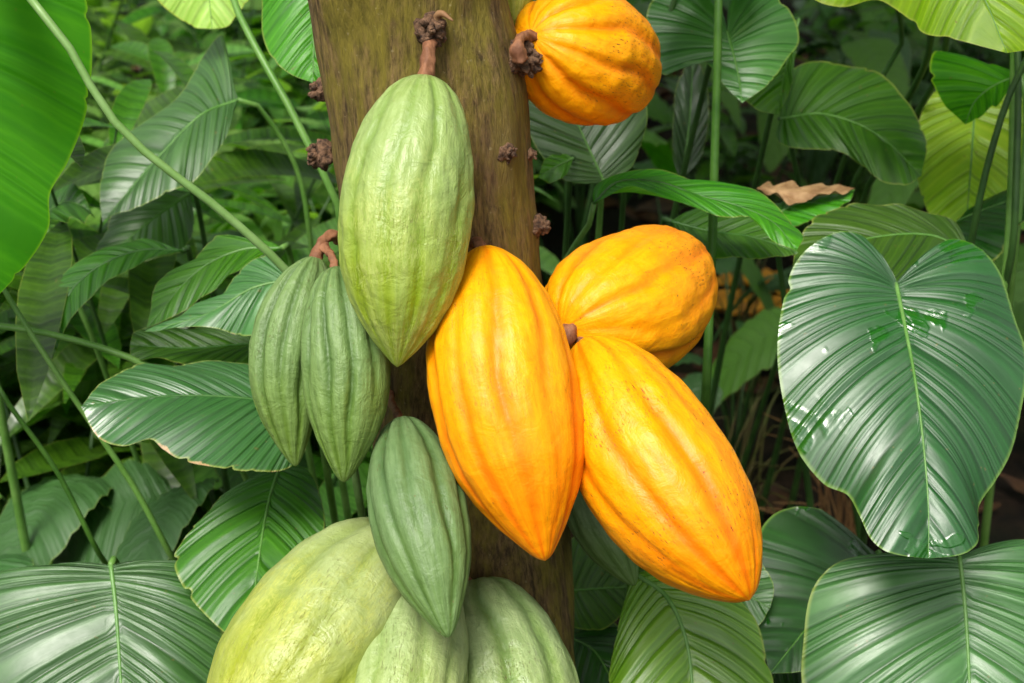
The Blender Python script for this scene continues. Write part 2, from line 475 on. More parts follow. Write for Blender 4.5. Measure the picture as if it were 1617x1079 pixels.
def trunk_front(x, y):
    """the point of the trunk's bark seen at photo pixel x, y (approximately)"""
    pr = tp - CAM
    dd = pr @ FW
    px = 808.5 + FPX * (pr @ RT) / dd
    py = 539.5 - FPX * (pr @ UP) / dd
    k = int(np.argmin(np.abs(py - y)))
    off = (x - px[k]) * dd[k] / FPX
    c = math.sqrt(max(0.0, 1 - min(1, abs(off) / rr[k])**2))
    return P(x, y, dd[k] - rr[k] * c), off / rr[k]


SWELL = [(trunk_front(x_, y_)[0], s_ * 1.28 / FPX) for x_, y_, s_ in ((507, 142, 22), (506, 245, 28), (682, 48, 26), (824, 104, 34), (801, 243, 22), (850, 356, 22), (800, 900, 14), (560, 380, 20))]
TVt = []
T_ = np.gradient(tp, axis=0); T_ /= np.linalg.norm(T_, axis=1)[:, None]
for i in range(nT):
    a = np.array([1.0, 0, 0]); a -= T_[i] * (a @ T_[i]); a /= np.linalg.norm(a)
    b = np.cross(T_[i], a)
    for k in range(sT):
        th = 2 * math.pi * k / sT
        q = Vector((math.cos(th), math.sin(th), tp[i][2] * 5))
        r = rr[i] * (1 + 0.05 * mn.noise(q * 1.4) + 0.030 * mn.noise(q * 4.0) + 0.014 * mn.noise(Vector((q.x * 14, q.y * 14, q.z * 4))))
        r += 0.02 * max(0, 0.16 - tp[i][2]) / 0.16 * abs(math.sin(2.5 * th))
        pt_ = tp[i] + r * (math.cos(th) * a + math.sin(th) * b)
        for cpt, sw in SWELL:      # bark swells where a cushion sits
            dd_ = float(np.sum((pt_ - cpt)**2))
            if dd_ < 0.01: r += 0.14 * sw * math.exp(-dd_ / (1.7 * sw * sw))
        TVt.append(tp[i] + r * (math.cos(th) * a + math.sin(th) * b))
TFt = [(i * sT + k, i * sT + (k + 1) % sT, (i + 1) * sT + (k + 1) % sT, (i + 1) * sT + k) for i in range(nT - 1) for k in range(sT)]
TFt.append(tuple(range(sT))[::-1])
mesh_obj('trunk', TVt, TFt, M['bark'], tree)


def cushion(x, y, size, seed, spikes=26, flat=0.7, parent=tree, name='flower_cushion', pull=0.003):
    """a knobbly flower cushion on the bark: a lumpy mound with dried flower stubs"""
    c, s = trunk_front(x, y)
    c = c - FW * pull
    R_ = size * 1.28 / FPX
    rs = random.Random(seed)
    nrm = Vector((c[0] - tp[np.argmin(np.abs(tp[:, 2] - c[2]))][0], c[1] - tp[np.argmin(np.abs(tp[:, 2] - c[2]))][1], 0)).normalized()
    V, F = [], []

    def blob(cx, r, sx=1.0, nth=10, nph=7, dirv=None, ln=1.0):
        b0 = len(V)
        z = Vector(dirv) if dirv else nrm
        x_ = z.orthogonal().normalized(); y_ = z.cross(x_)
        for i in range(nph):
            ph = math.pi * i / (nph - 1)
            for k in range(nth):
                th = 2 * math.pi * k / nth
                q = x_ * math.sin(ph) * math.cos(th) + y_ * math.sin(ph) * math.sin(th) + z * math.cos(ph) * ln
                rr_ = r * (1 + 0.45 * mn.noise(Vector((q.x * 2.1 + seed + cx[0] * 90, q.y * 2.1, q.z * 2.1))))
                V.append(tuple(Vector(cx) + q * rr_))
        for i in range(nph - 1):
            for k in range(nth):
                F.append((b0 + i * nth + k, b0 + i * nth + (k + 1) % nth, b0 + (i + 1) * nth + (k + 1) % nth, b0 + (i + 1) * nth + k))
    blob(tuple(Vector(c) - nrm * R_ * 0.25), R_ * 0.95, nth=22, nph=16, ln=flat)
    for i in range(spikes):
        dv = (nrm * rs.uniform(0.35, 1.2) + Vector((rs.gauss(0, .6), rs.gauss(0, .6), rs.gauss(0, .7)))).normalized()
        st = Vector(c) + dv * R_ * rs.uniform(0.45, 0.85)
        blob(tuple(st), R_ * rs.uniform(0.12, 0.3), nth=7, nph=5, dirv=tuple(dv), ln=rs.uniform(0.9, 1.9))
    return mesh_obj(name, V, F, M['knot'], parent)


cushion(507, 142, 19, 1, 26)
cushion(508, 245, 23, 2, 60)
cushion(682, 48, 24, 3, 22)
cushion(824, 104, 27, 4, 70, pull=0.028)
cushion(801, 243, 17, 5, 16)
cushion(850, 356, 19, 6, 18)
cushion(840, 245, 10, 7, 8)
cushion(800, 900, 9, 8, 8)
# dry curled flower stub beside the top pod's stalk
c0, _ = trunk_front(688, 40)
tube('dry_stub', [c0, c0 + (-FW * 0.012 + UP * 0.006 + RT * 0.004), c0 + (-FW * 0.016 + UP * 0.0 + RT * 0.013)], [0.004, 0.0028, 0.0008], M['dry'], tree, 8, 12, 0.3)

# limbs and foliage overhead, out of view, shaped to keep light off the background
fork = TRK[0]
limb_ends = []
for k in range(7):
    an = math.radians(4 + 108 * k / 6)
    e1 = fork + np.array([math.cos(an) * 0.3, math.sin(an) * 0.3, 0.45])
    e2 = fork + np.array([math.cos(an) * 1.1, math.sin(an) * 1.2, 0.85 + 0.1 * (k % 2)])
    e3 = fork + np.array([math.cos(an) * 2.3, math.sin(an) * 2.9, 1.0 + 0.12 * (k % 3)])
    tube('shade_limb', [fork + np.array([0, 0, -0.05]), e1, e2, e3], [0.055, 0.035, 0.022, 0.008], M['bark'], tree, 12, 26, 0.15)
    limb_ends.append((e1, e2, e3))


# ------------------------------------------------------------------ generic small leaves for crowns and shrubs
def leaflet(V, F, U, base, d, up, ln, wd, droop=0.25, rows=6, fold=0.18, vs=1.0):
    """a lance-shaped folded leaf as a small grid"""
    d = d / (np.linalg.norm(d) + 1e-9)
    side = np.cross(d, up); side /= (np.linalg.norm(side) + 1e-9)
    nr = np.cross(side, d)
    b0 = len(V)
    for i in range(rows + 1):
        t = i / rows
        wloc = wd * (math.sin(math.pi * min(1, t * 0.93 + 0.02))**0.75) * (1 - 0.25 * t) if i < rows else 0.0008
        c = base + d * ln * t + np.array([0, 0, -1.0]) * droop * ln * t * t
        for v, f_ in ((-1, fold), (-0.5, fold * 0.62), (0, 0.0), (0.5, fold * 0.62), (1, fold)):
            V.append(c + side * wloc * v + nr * wloc * f_)
            U.append((t * 9 * vs, v * 0.5 + 0.5))
    for i in range(rows):
        for k in range(4):
            a_ = b0 + i * 5 + k
            F.append((a_, a_ + 1, a_ + 6, a_ + 5))


V, F, U = [], [], []
rc = random.Random(11)
for (e1, e2, e3) in limb_ends:
    for j in range(190):
        t = rc.uniform(0.0, 1)**0.7
        c = e1 * (1 - t) + e3 * t
        c = c + np.array([rc.gauss(0, .2 + .2 * t), rc.gauss(0, .2 + .2 * t), rc.uniform(-.02, .4)])
        d = np.array([rc.gauss(0, 1), rc.gauss(0, 1), rc.uniform(-0.9, 0.1)])
        leaflet(V, F, U, c, d, np.array([0, 0, 1.0]), rc.uniform(.22, .36), rc.uniform(.045, .07), 0.3)
mesh_obj('shade_crown', V, F, M['mid'], tree, U)  # unseen foliage, spread over the background to shade it
place_root(tree, (g0[0], g0[1], 0))

# ------------------------------------------------------------------ pods
PROF = {
    'oval': [(0, 0), (.012, .2), (.03, .36), (.07, .55), (.12, .69), (.17, .79), (.28, .93), (.42, 1), (.56, .995), (.68, .93), (.78, .78), (.86, .58), (.92, .37), (.965, .18), (.99, .07), (1, 0)],
    'wide': [(0, 0), (.012, .17), (.03, .3), (.07, .48), (.12, .64), (.2, .82), (.32, .95), (.46, 1), (.6, .97), (.72, .85), (.81, .66), (.88, .46), (.94, .27), (.975, .15), (.992, .075), (1, 0)],
    'blunt': [(0, 0), (.012, .17), (.03, .3), (.07, .47), (.12, .62), (.2, .80), (.32, .94), (.46, 1), (.6, .985), (.72, .90), (.81, .76), (.88, .59), (.93, .42), (.965, .26), (.985, .15), (1, 0)],
    'round': [(0, 0), (.01, .2), (.03, .38), (.08, .58), (.15, .76), (.25, .9), (.38, 1), (.52, 1.0), (.65, .95), (.78, .82), (.88, .62), (.94, .42), (.98, .22), (1, 0)],
    'slim': [(0, 0), (.012, .2), (.03, .34), (.07, .52), (.12, .66), (.2, .83), (.32, .96), (.45, 1), (.58, .96), (.7, .84), (.8, .66), (.88, .45), (.94, .28), (.975, .16), (.992, .08), (1, 0)],
}


def pod(label, A, B, half, prof, mat, phase=0.0, deep=0.10, shallow=0.05, bend=(0, 0), stalk=None, stalk_r=9, seed=0,
        group=None, dent=0.012, squash=1.0, hollow=0.0, cat='cocoa pod', nub=0.0):
    root = empty('cocoa_pod', label, cat, group)
    a, b = P(*A), P(*B)
    ax = b - a
    L = np.linalg.norm(ax)
    z = ax / L
    # reference direction: towards the camera
    mid = (a + b) / 2
    toc = CAM - mid
    x_ = toc - z * (toc @ z); x_ /= np.linalg.norm(x_)
    y_ = np.cross(z, x_)
    R_ = half * np.mean([A[2], B[2]]) / FPX
    nt_, ns_ = 130, 150
    pr = np.array(PROF[prof])
    tt = 0.5 - 0.5 * np.cos(np.linspace(0, math.pi, nt_))
    # monotone-ish smooth interpolation of the profile
    rs_ = np.interp(tt, pr[:, 0], pr[:, 1])
    k_ = np.array([1, 2, 3, 2, 1.]); k_ /= k_.sum()
    rs2 = np.convolve(np.pad(rs_, 2, mode='edge'), k_, mode='valid')
    rs2[:3] = rs_[:3]; rs2[-2:] = rs_[-2:]
    V, U, rib, ca_, sa_ = [], [], [], [], []
    for i in range(nt_):
        t = tt[i]
        env = min(1, t / 0.05) * (1 - 0.62 * max(0, (t - 0.4) / 0.6)**1.3)
        base_boost = 1 + 0.9 * math.exp(-t / 0.10)
        c = a + ax * t + (x_ * bend[0] + y_ * bend[1]) * L * (4 * t * (1 - t))
        c = c - z * 0.0 + z * hollow * R_ * math.exp(-(t / 0.02)**2)
        for k in range(ns_):
            th = 2 * math.pi * k / ns_
            wob = 0.20 * mn.noise(Vector((math.cos(th) + seed, math.sin(th), t * 3.2))) + 0.05 * math.sin(t * 4 + seed)
            q = th + wob + phase
            s5 = abs(math.sin(2.5 * q))            # 5 deep furrows
            c5 = abs(math.cos(2.5 * q))            # 5 shallow ones between
            g1 = math.exp(-(s5 / 0.30)**2) * (1.0 + 0.9 * mn.noise(Vector((math.cos(th) * 1.7 + seed, math.sin(th) * 1.7, t * 2.0 + 7))))
            g2 = math.exp(-(c5 / 0.26)**2) * (1.0 + 1.3 * mn.noise(Vector((math.cos(th) * 1.7 + seed, math.sin(th) * 1.7, t * 2.0 + 17))))
            lum = 0.5 * (1 - math.exp(-(s5 / 0.5)**2) * 1.0)
            r = rs2[i] * R_ * (1 - env * base_boost * (deep * g1 + shallow * g2) + env * 0.025 * lum)
            pv = Vector((math.cos(th) * 1.2 + seed * 3.1, math.sin(th) * 1.2, t * 2.6))
            sc = min(1, rs2[i] * 2.5)
            r += R_ * sc * (0.03 * mn.noise(pv) + dent * mn.noise(pv * 3.7) + dent * 0.8 * mn.noise(Vector((pv.x * 9, pv.y * 9, pv.z * 7))))
            V.append(c + r * (math.cos(th) * x_ * squash + math.sin(th) * y_))
            U.append((t, k / ns_))
            rib.append(min(1, max(0, 1 - max(g1, g2 * 0.75))))
            ca_.append(math.cos(th)); sa_.append(math.sin(th))
    F = [(i * ns_ + k, i * ns_ + (k + 1) % ns_, (i + 1) * ns_ + (k + 1) % ns_, (i + 1) * ns_ + k)
         for i in range(nt_ - 1) for k in range(ns_)]
    F = [f[::-1] for f in F]
    o = mesh_obj('husk', V, F, M[mat], root, U, attrs={'rib': rib, 'ca': ca_, 'sa': sa_})
    # face outwards
    me = o.data
    p0 = me.polygons[(nt_ // 2) * ns_]
    cc = Vector(tuple(a + ax * tt[nt_ // 2]))
    if p0.normal.dot(p0.center - cc) < 0:
        me.flip_normals()
    if stalk is not None:
        pts = [P(*s) for s in stalk] + [a + z * 0.012]
        r = stalk_r * A[2] / FPX
        tube('stalk', pts, [r * 1.5, r * 0.95, r * 0.85, r, r * 1.25], M['woody'], root, 16, 34, 0.5, seed)
    place_root(root, a)
    return root


pod('light green pod hanging highest against the front of the trunk', (672, 117, 1.125), (627, 580, 1.115), 104, 'oval', 'pod_light', phase=0.31,
    deep=0.045, shallow=0.03, bend=(0.03, 0.018), dent=0.02, stalk=[(684, 48, 1.17), (679, 70, 1.13), (675, 95, 1.125)], stalk_r=11, seed=1)
pod('slender green ribbed pod at the far left of the cluster', (496, 404, 1.185), (466, 737, 1.175), 62, 'slim', 'pod_green', phase=0.5,
    deep=0.13, shallow=0.09, bend=(0.02, 0.08), stalk=[(548, 385, 1.22), (525, 372, 1.20), (508, 385, 1.19)], stalk_r=10, seed=2)
pod('green ribbed pod overlapping the slender one, its point above the green leaves', (531, 420, 1.165), (543, 762, 1.145), 71, 'slim', 'pod_green', phase=0.15,
    deep=0.12, shallow=0.08, bend=(0.03, -0.03), stalk=[(508, 388, 1.19), (518, 398, 1.18), (525, 408, 1.17)], stalk_r=7, seed=3)
pod('deep green pod pointing down over the three pale pods at the bottom', (634, 662, 1.175), (708, 1007, 1.075), 77, 'slim', 'pod_deep', phase=0.62,
    deep=0.10, shallow=0.07, bend=(0.03, 0.012), stalk=[(612, 615, 1.25), (620, 640, 1.215), (628, 655, 1.19)], stalk_r=7, seed=4)
pod('biggest yellow-green pod at the bottom left of the cluster', (648, 845, 1.24), (345, 1240, 1.12), 142, 'oval', 'pod_yellow', phase=0.4,
    deep=0.05, shallow=0.03, bend=(0.03, 0.0), stalk=[(700, 850, 1.29), (680, 840, 1.25), (665, 840, 1.22)], stalk_r=9, seed=5)
pod('pale green pod squeezed between its two neighbours at the bottom edge', (668, 895, 1.225), (598, 1330, 1.07), 100, 'oval', 'pod_pale', phase=0.1,
    deep=0.07, shallow=0.04, bend=(0.02, 0.0), stalk=[(700, 880, 1.30), (690, 885, 1.26), (678, 890, 1.24)], stalk_r=9, seed=6)
pod('pale green ribbed pod in front of the lower trunk at the bottom edge', (748, 922, 1.26), (872, 1300, 1.15), 118, 'oval', 'pod_side', phase=0.75,
    deep=0.07, shallow=0.05, bend=(0.02, 0.02), stalk=[(730, 880, 1.30), (725, 890, 1.27), (722, 900, 1.25)], stalk_r=9, seed=7)
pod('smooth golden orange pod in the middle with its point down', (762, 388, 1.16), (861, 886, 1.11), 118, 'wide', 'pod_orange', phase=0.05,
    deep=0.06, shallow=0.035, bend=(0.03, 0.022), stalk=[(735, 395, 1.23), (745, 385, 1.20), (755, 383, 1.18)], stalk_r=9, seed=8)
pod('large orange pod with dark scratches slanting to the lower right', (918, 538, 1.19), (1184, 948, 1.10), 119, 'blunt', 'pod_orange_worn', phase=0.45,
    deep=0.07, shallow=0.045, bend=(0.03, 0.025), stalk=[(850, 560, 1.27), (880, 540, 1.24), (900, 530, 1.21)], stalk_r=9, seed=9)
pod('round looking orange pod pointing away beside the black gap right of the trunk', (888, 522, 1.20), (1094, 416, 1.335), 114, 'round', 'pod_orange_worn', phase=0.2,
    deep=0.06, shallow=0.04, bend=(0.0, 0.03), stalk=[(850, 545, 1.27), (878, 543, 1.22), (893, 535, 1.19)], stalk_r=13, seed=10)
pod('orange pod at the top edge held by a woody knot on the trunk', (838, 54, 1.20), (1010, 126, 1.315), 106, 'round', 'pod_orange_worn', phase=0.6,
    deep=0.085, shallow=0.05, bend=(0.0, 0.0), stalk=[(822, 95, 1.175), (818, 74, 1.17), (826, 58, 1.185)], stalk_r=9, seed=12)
pod('dark green pod half hidden under the scratched orange pod', (905, 700, 1.33), (1002, 925, 1.30), 52, 'slim', 'pod_deep', phase=0.3,
    deep=0.05, shallow=0.03, bend=(0.02, 0.03), stalk=[(850, 660, 1.31), (875, 670, 1.33), (895, 685, 1.335)], stalk_r=8, seed=13)
pod('yellowish green pod peeking in at the top edge right of the trunk', (812, -140, 1.25), (812, 42, 1.24), 42, 'slim', 'pod_yellow', phase=0.3,
    deep=0.05, shallow=0.03, stalk=[(790, -170, 1.23), (800, -165, 1.235), (808, -155, 1.245)], stalk_r=8, seed=14)


# ------------------------------------------------------------------ broad leaves
def blade(parent, mid, left, right, d=None, mat='mid', veins=16, arch=0.06, rip=0.0016, n=110, m=13, slant=0.75, curve=0.04,
          under=False, rib='rib', rib_r=0.0015, seed=0, wave=0.007, label=None, sag=0.0):
    """a leaf blade lofted from its midrib to its two margins; side veins are real ripples"""
    mid, left, right = Ps(mid, d), Ps(left, d), Ps(right, d)
    s = np.linspace(0, 1, n)
    tm = s ** (1 + 1.9 * slant)
    Mx = spline(mid, n, tm)
    T = np.gradient(Mx, axis=0)
    T /= np.linalg.norm(T, axis=1)[:, None] + 1e-9
    V, U = [], []
    cols = []
    phs = {}
    for sgn in (-1, 1):
        phs[sgn] = np.array([veins * ss + 1.0 * mn.noise(Vector((ss * veins * 0.55, seed * 3.1, sgn * 2.0))) for ss in s])
    phs[0] = (phs[-1] + phs[1]) / 2
    for sgn, E in ((-1, spline(left, n, s)), (1, spline(right, n, s))):
        rs9 = random.Random(int(seed * 17 + sgn + 5))
        E = np.array(E)
        for _q in range(1 if mat in ('wet', 'silver') else 4):                        # nibbled notches in the margin
            s0, wq, aq = rs9.uniform(.2, .92), rs9.uniform(.006, .016), rs9.uniform(.015, .055)
            g_ = (aq * np.exp(-((s - s0) / wq)**2))[:, None]
            E = E * (1 - g_) + Mx * g_
        am = np.array([0.7 + 1.5 * mn.noise(Vector((ss * veins * 0.8, seed * 1.7, sgn * 5.0))) for ss in s])
        D = E - Mx
        ln = np.linalg.norm(D, axis=1)
        nr = np.cross(T, D)
        nl = np.linalg.norm(nr, axis=1)
        nr /= (nl[:, None] + 1e-9)
        toc = CAM - (Mx + D * 0.5)
        fl = np.sign(np.sum(nr * toc, axis=1))
        # keep one sign over the whole half (majority) so that the surface does not flip
        w_ = nl > 1e-5
        maj = 1.0 if fl[w_].sum() >= 0 else -1.0
        nr *= maj
        for i in (0, n - 1):
            nr[i] = nr[1 if i == 0 else n - 2]
        ring = []
        for j in range(1, m + 1):
            v = j / m
            ctl = Mx + D * 0.5 - T * (curve * ln)[:, None]
            pt = (1 - v)**2 * Mx + 2 * v * (1 - v) * ctl + v * v * E
            bul = arch * math.sin(math.pi * v * 0.92) * ln
            bul = bul - sag * ln * v * v
            envr = min(1, v / 0.12) * (1 - 0.75 * v**3)
            taper = np.minimum(1, ln / 0.03)
            rp = 0.45 * rip * envr * am * (np.sin(2 * math.pi * phs[sgn]) + 0.35 * np.sin(4 * math.pi * phs[sgn] + 1.1 + 2 * v)) * taper
            wv = np.array([wave * v * v * mn.noise(Vector((ss * 6 + seed * 7.7, sgn * 3.3, seed))) for ss in s]) * taper * 1.6
            pt = pt + nr * (bul + rp + wv)[:, None]
            ring.append(pt)
        cols.append(ring)
    # column order: left margin ... midrib ... right margin
    allc = cols[0][::-1] + [Mx] + cols[1]
    nc = len(allc)
    for j, cpts in enumerate(allc):
        ph_ = phs[-1 if j < m else (0 if j == m else 1)]
        for i in range(n):
            V.append(cpts[i])
            U.append((ph_[i], j / (nc - 1)))
    F = [(j * n + i, j * n + i + 1, (j + 1) * n + i + 1, (j + 1) * n + i) for j in range(nc - 1) for i in range(n - 1)]
    o = mesh_obj('leaf', V, F, M[mat], parent, U)
    me = o.data
    ctr = me.polygons[(nc // 2 + 2) * (n - 1) + n // 2]
    towards = ctr.normal.dot(Vector(tuple(CAM)) - ctr.center) > 0
    if towards == under:
        me.flip_normals()
    if label: o['label'] = label
    tt_ = np.linspace(0, 1, 40)
    rr_ = rib_r * (1 - tt_ * 0.82)
    Vt, Ft, Ut = tube_data(spline(mid, 40), rr_, 8)
    mesh_obj('midrib', Vt, Ft, M[rib], o, Ut)
    return o


def plant(label, leaves, stalks=(), name='broad_leaved_plant', cat='plant', group=None, root=None):
    """leaves: keyword sets for blade(); stalks: (points, radii, material); a point is pixel+depth, or ('g', x, y) on the ground"""
    e = empty(name, label, cat, group)
    base = None
    for lf in leaves:
        blade(e, **lf)
    for st in stalks:
        pts = []
        for p in st[0]:
            if p[0] == 'g':
                pts.append(np.array([p[1], p[2], -0.02])); base = pts[-1]
            else:
                pts.append(P(*p))
        tube('stalk', pts, st[1], M[st[2]], e, 10, 40, 0.08)
    if base is None:
        base = P(*leaves[0]['mid'][0]) if leaves and len(leaves[0]['mid'][0]) > 2 else (P(*leaves[0]['mid'][0], leaves[0]['d']) if leaves else P(*stalks[0][0][-1]))
        base = np.array([base[0], base[1], 0])
    place_root(e, (base[0], base[1], 0))
    return e


def down(x, y, d, dx=0.0, dy=0.12, r=(0.0028, 0.0035, 0.0045, 0.006), mat='stalk'):
    """a stalk from a leaf's base, running back behind the blade and down to the ground"""
    b = P(x, y, d)
    q = [b, b + np.array([dx * 0.05, 0.025, -0.01])]
    g_ = np.array([b[0] + dx, b[1] + dy, -0.02])
    return ([(x, y, d), ('w', q[1]), ('w', q[1] * 0.5 + g_ * 0.5 + np.array([0, 0.02, 0.03])), ('w', g_)], r, mat)


_P = P


def P(*a):                                    # also accepts ready-made world points
    if a[0] == 'w':
        return np.asarray(a[1], float)
    return _P(*a)


# ---- right side of the picture
plant('biggest glossy heart-shaped leaf hanging at the right edge on its own stalk', [dict(
    mid=[(1415, 448, 1.33), (1430, 520, 1.295), (1445, 600, 1.265), (1458, 700, 1.24), (1466, 800, 1.22), (1466, 882, 1.21)],
    left=[(1415, 448, 1.33), (1392, 410, 1.34), (1350, 380, 1.34), (1305, 378, 1.335), (1258, 412, 1.33), (1236, 480, 1.315), (1228, 560, 1.30), (1238, 640, 1.28),
          (1260, 712, 1.265), (1300, 762, 1.25), (1338, 782, 1.24), (1358, 818, 1.23), (1378, 858, 1.22), (1402, 876, 1.21), (1466, 882, 1.21)],
    right=[(1415, 448, 1.33), (1448, 420, 1.34), (1500, 388, 1.35), (1545, 400, 1.35), (1585, 442, 1.34), (1607, 515, 1.32), (1618, 610, 1.30), (1606, 690, 1.28),
           (1572, 760, 1.26), (1548, 800, 1.25), (1542, 850, 1.23), (1518, 876, 1.215), (1466, 882, 1.21)],
    mat='wet', veins=27, arch=0.10, rip=0.0020, n=260, m=20, slant=1.1, seed=1, wave=0.008, rib_r=0.0019)],
    [down(1415, 448, 1.335, 0.05, 0.16, mat='stalk_dark')])

plant('broad ribbed leaf filling the bottom right corner, lime streak on its rim', [dict(
    mid=[(1515, 878, 1.342), (1522, 940, 1.328), (1528, 1020, 1.312), (1532, 1120, 1.293), (1534, 1260, 1.265)],
    left=[(1515, 878, 1.342), (1450, 884, 1.348), (1385, 878, 1.357), (1322, 892, 1.362), (1284, 935, 1.358), (1270, 1010, 1.345), (1272, 1100, 1.326), (1340, 1210, 1.296), (1534, 1260, 1.265)],
    right=[(1515, 878, 1.342), (1560, 862, 1.348), (1612, 852, 1.356), (1680, 872, 1.360), (1738, 960, 1.350), (1755, 1080, 1.328), (1700, 1200, 1.297), (1534, 1260, 1.265)],
    mat='silver', veins=19, arch=0.12, rip=0.0026, n=200, m=18, slant=0.95, seed=2, wave=0.007, rib_r=0.0021)],
    [down(1515, 878, 1.365, 0.05, 0.2)])

plant('broad ribbed leaf filling the bottom left corner', [dict(
    mid=[(175, 893, 1.339), (182, 950, 1.326), (188, 1030, 1.310), (193, 1120, 1.293), (196, 1270, 1.263)],
    left=[(175, 893, 1.339), (120, 889, 1.346), (50, 898, 1.353), (-40, 915, 1.360), (-110, 980, 1.355), (-120, 1080, 1.337), (-60, 1200, 1.305), (196, 1270, 1.263)],
    right=[(175, 893, 1.339), (235, 886, 1.345), (295, 892, 1.351), (332, 925, 1.349), (350, 985, 1.339), (350, 1060, 1.324), (325, 1160, 1.301), (196, 1270, 1.263)],
    mat='silver', veins=19, arch=0.12, rip=0.0026, n=200, m=18, slant=0.95, seed=3, wave=0.007, rib_r=0.0021)],
    [down(175, 893, 1.365, -0.05, 0.2)])

plant('bright leaf with a white-green midrib at the bottom edge, just below the scratched orange pod', [dict(
    mid=[(1002, 906, 1.339), (1050, 940, 1.326), (1080, 1000, 1.309), (1092, 1070, 1.295), (1098, 1230, 1.261)],
    left=[(1002, 906, 1.339), (990, 940, 1.333), (972, 1010, 1.320), (960, 1080, 1.306), (960, 1160, 1.288), (1098, 1230, 1.261)],
    right=[(1002, 906, 1.339), (1060, 900, 1.334), (1130, 915, 1.334), (1180, 960, 1.330), (1205, 1020, 1.320), (1225, 1090, 1.307), (1200, 1180, 1.284), (1098, 1230, 1.261)],
    mat='spring', veins=13, arch=0.12, rip=0.0026, n=140, m=15, slant=0.6, seed=4, rib_r=0.0024, rib='rib')],
    [down(1002, 906, 1.345, 0.0, 0.2)])

plant('small pale leaf tip sticking out right of the scratched orange pod', [dict(
    mid=[(1080, 900, 1.40), (1150, 925, 1.38), (1216, 960, 1.36)],
    left=[(1080, 900, 1.40), (1140, 880, 1.39), (1200, 890, 1.38), (1222, 930, 1.37), (1216, 960, 1.36)],
    right=[(1080, 900, 1.40), (1110, 960, 1.38), (1150, 1000, 1.37), (1195, 990, 1.36), (1216, 960, 1.36)],
    mat='grey', veins=10, n=70, seed=5)], [down(1080, 900, 1.405, 0.0, 0.2)])

plant('dark shiny leaf with pale streaks between the scratched orange pod and bottom right leaf', [dict(
    mid=[(1392, 882, 1.44), (1330, 930, 1.41), (1280, 985, 1.38), (1215, 1065, 1.34)],
    left=[(1392, 882, 1.44), (1345, 848, 1.45), (1288, 806, 1.45), (1228, 810, 1.44), (1195, 850, 1.42), (1188, 940, 1.39), (1215, 1065, 1.34)],
    right=[(1392, 882, 1.44), (1400, 960, 1.40), (1340, 1050, 1.36), (1215, 1065, 1.34)],
    mat='wet', veins=9, rip=0.0026, seed=6)], [down(1392, 882, 1.445, 0.05, 0.2)])

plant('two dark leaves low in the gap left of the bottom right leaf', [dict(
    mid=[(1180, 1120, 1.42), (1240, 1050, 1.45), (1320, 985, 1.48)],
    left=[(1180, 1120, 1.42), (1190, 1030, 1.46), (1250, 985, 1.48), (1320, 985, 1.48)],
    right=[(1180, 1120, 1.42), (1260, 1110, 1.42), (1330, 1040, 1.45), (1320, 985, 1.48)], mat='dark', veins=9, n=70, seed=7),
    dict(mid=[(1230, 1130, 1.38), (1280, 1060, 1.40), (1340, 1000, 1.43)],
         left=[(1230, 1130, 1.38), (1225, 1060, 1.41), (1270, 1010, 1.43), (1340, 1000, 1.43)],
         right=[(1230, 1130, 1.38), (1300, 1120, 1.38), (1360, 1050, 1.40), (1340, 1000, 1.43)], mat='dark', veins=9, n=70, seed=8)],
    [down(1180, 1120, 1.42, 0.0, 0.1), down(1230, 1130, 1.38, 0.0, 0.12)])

plant('green leaf with fine cross veins right beside the lower trunk', [dict(
    mid=[(880, 935, 1.50), (940, 930, 1.49), (1030, 925, 1.48)],
    left=[(880, 935, 1.50), (890, 860, 1.53), (960, 850, 1.53), (1020, 880, 1.51), (1030, 925, 1.48)],
    right=[(880, 935, 1.50), (890, 985, 1.47), (960, 990, 1.46), (1030, 925, 1.48)], mat='mid', veins=16, n=110, seed=9),
    dict(mid=[(880, 1000, 1.50), (940, 1030, 1.46), (990, 1130, 1.42)],
         left=[(880, 1000, 1.50), (940, 975, 1.50), (1000, 1010, 1.48), (990, 1130, 1.42)],
         right=[(880, 1000, 1.50), (890, 1080, 1.45), (930, 1130, 1.42), (990, 1130, 1.42)], mat='dark', veins=10, n=70, seed=10)],
    [down(880, 935, 1.50, 0.05, 0.15), down(880, 1000, 1.50, 0.07, 0.15)])

plant('dark arching leaf directly behind the top of the biggest heart-shaped leaf', [dict(
    mid=[(1530, 400, 1.50), (1470, 372, 1.48), (1380, 375, 1.46), (1300, 400, 1.44), (1252, 432, 1.43)],
    left=[(1530, 400, 1.50), (1500, 345, 1.52), (1425, 325, 1.52), (1340, 326, 1.50), (1285, 345, 1.48), (1255, 395, 1.45), (1252, 432, 1.43)],
    right=[(1530, 400, 1.50), (1480, 430, 1.45), (1400, 450, 1.42), (1320, 460, 1.41), (1252, 432, 1.43)], mat='mid', veins=14, seed=11, arch=0.05),
    dict(mid=[(1440, 390, 1.62), (1520, 345, 1.62), (1640, 300, 1.60)],
         left=[(1440, 390, 1.62), (1470, 335, 1.65), (1560, 305, 1.65), (1640, 300, 1.60)],
         right=[(1440, 390, 1.62), (1510, 420, 1.56), (1590, 390, 1.56), (1640, 300, 1.60)], mat='dark', veins=12, n=80, seed=12)],
    [down(1530, 400, 1.505, 0.03, 0.15, mat='stalk_dark'), down(1440, 390, 1.62, 0.06, 0.1, mat='stalk_dark')])

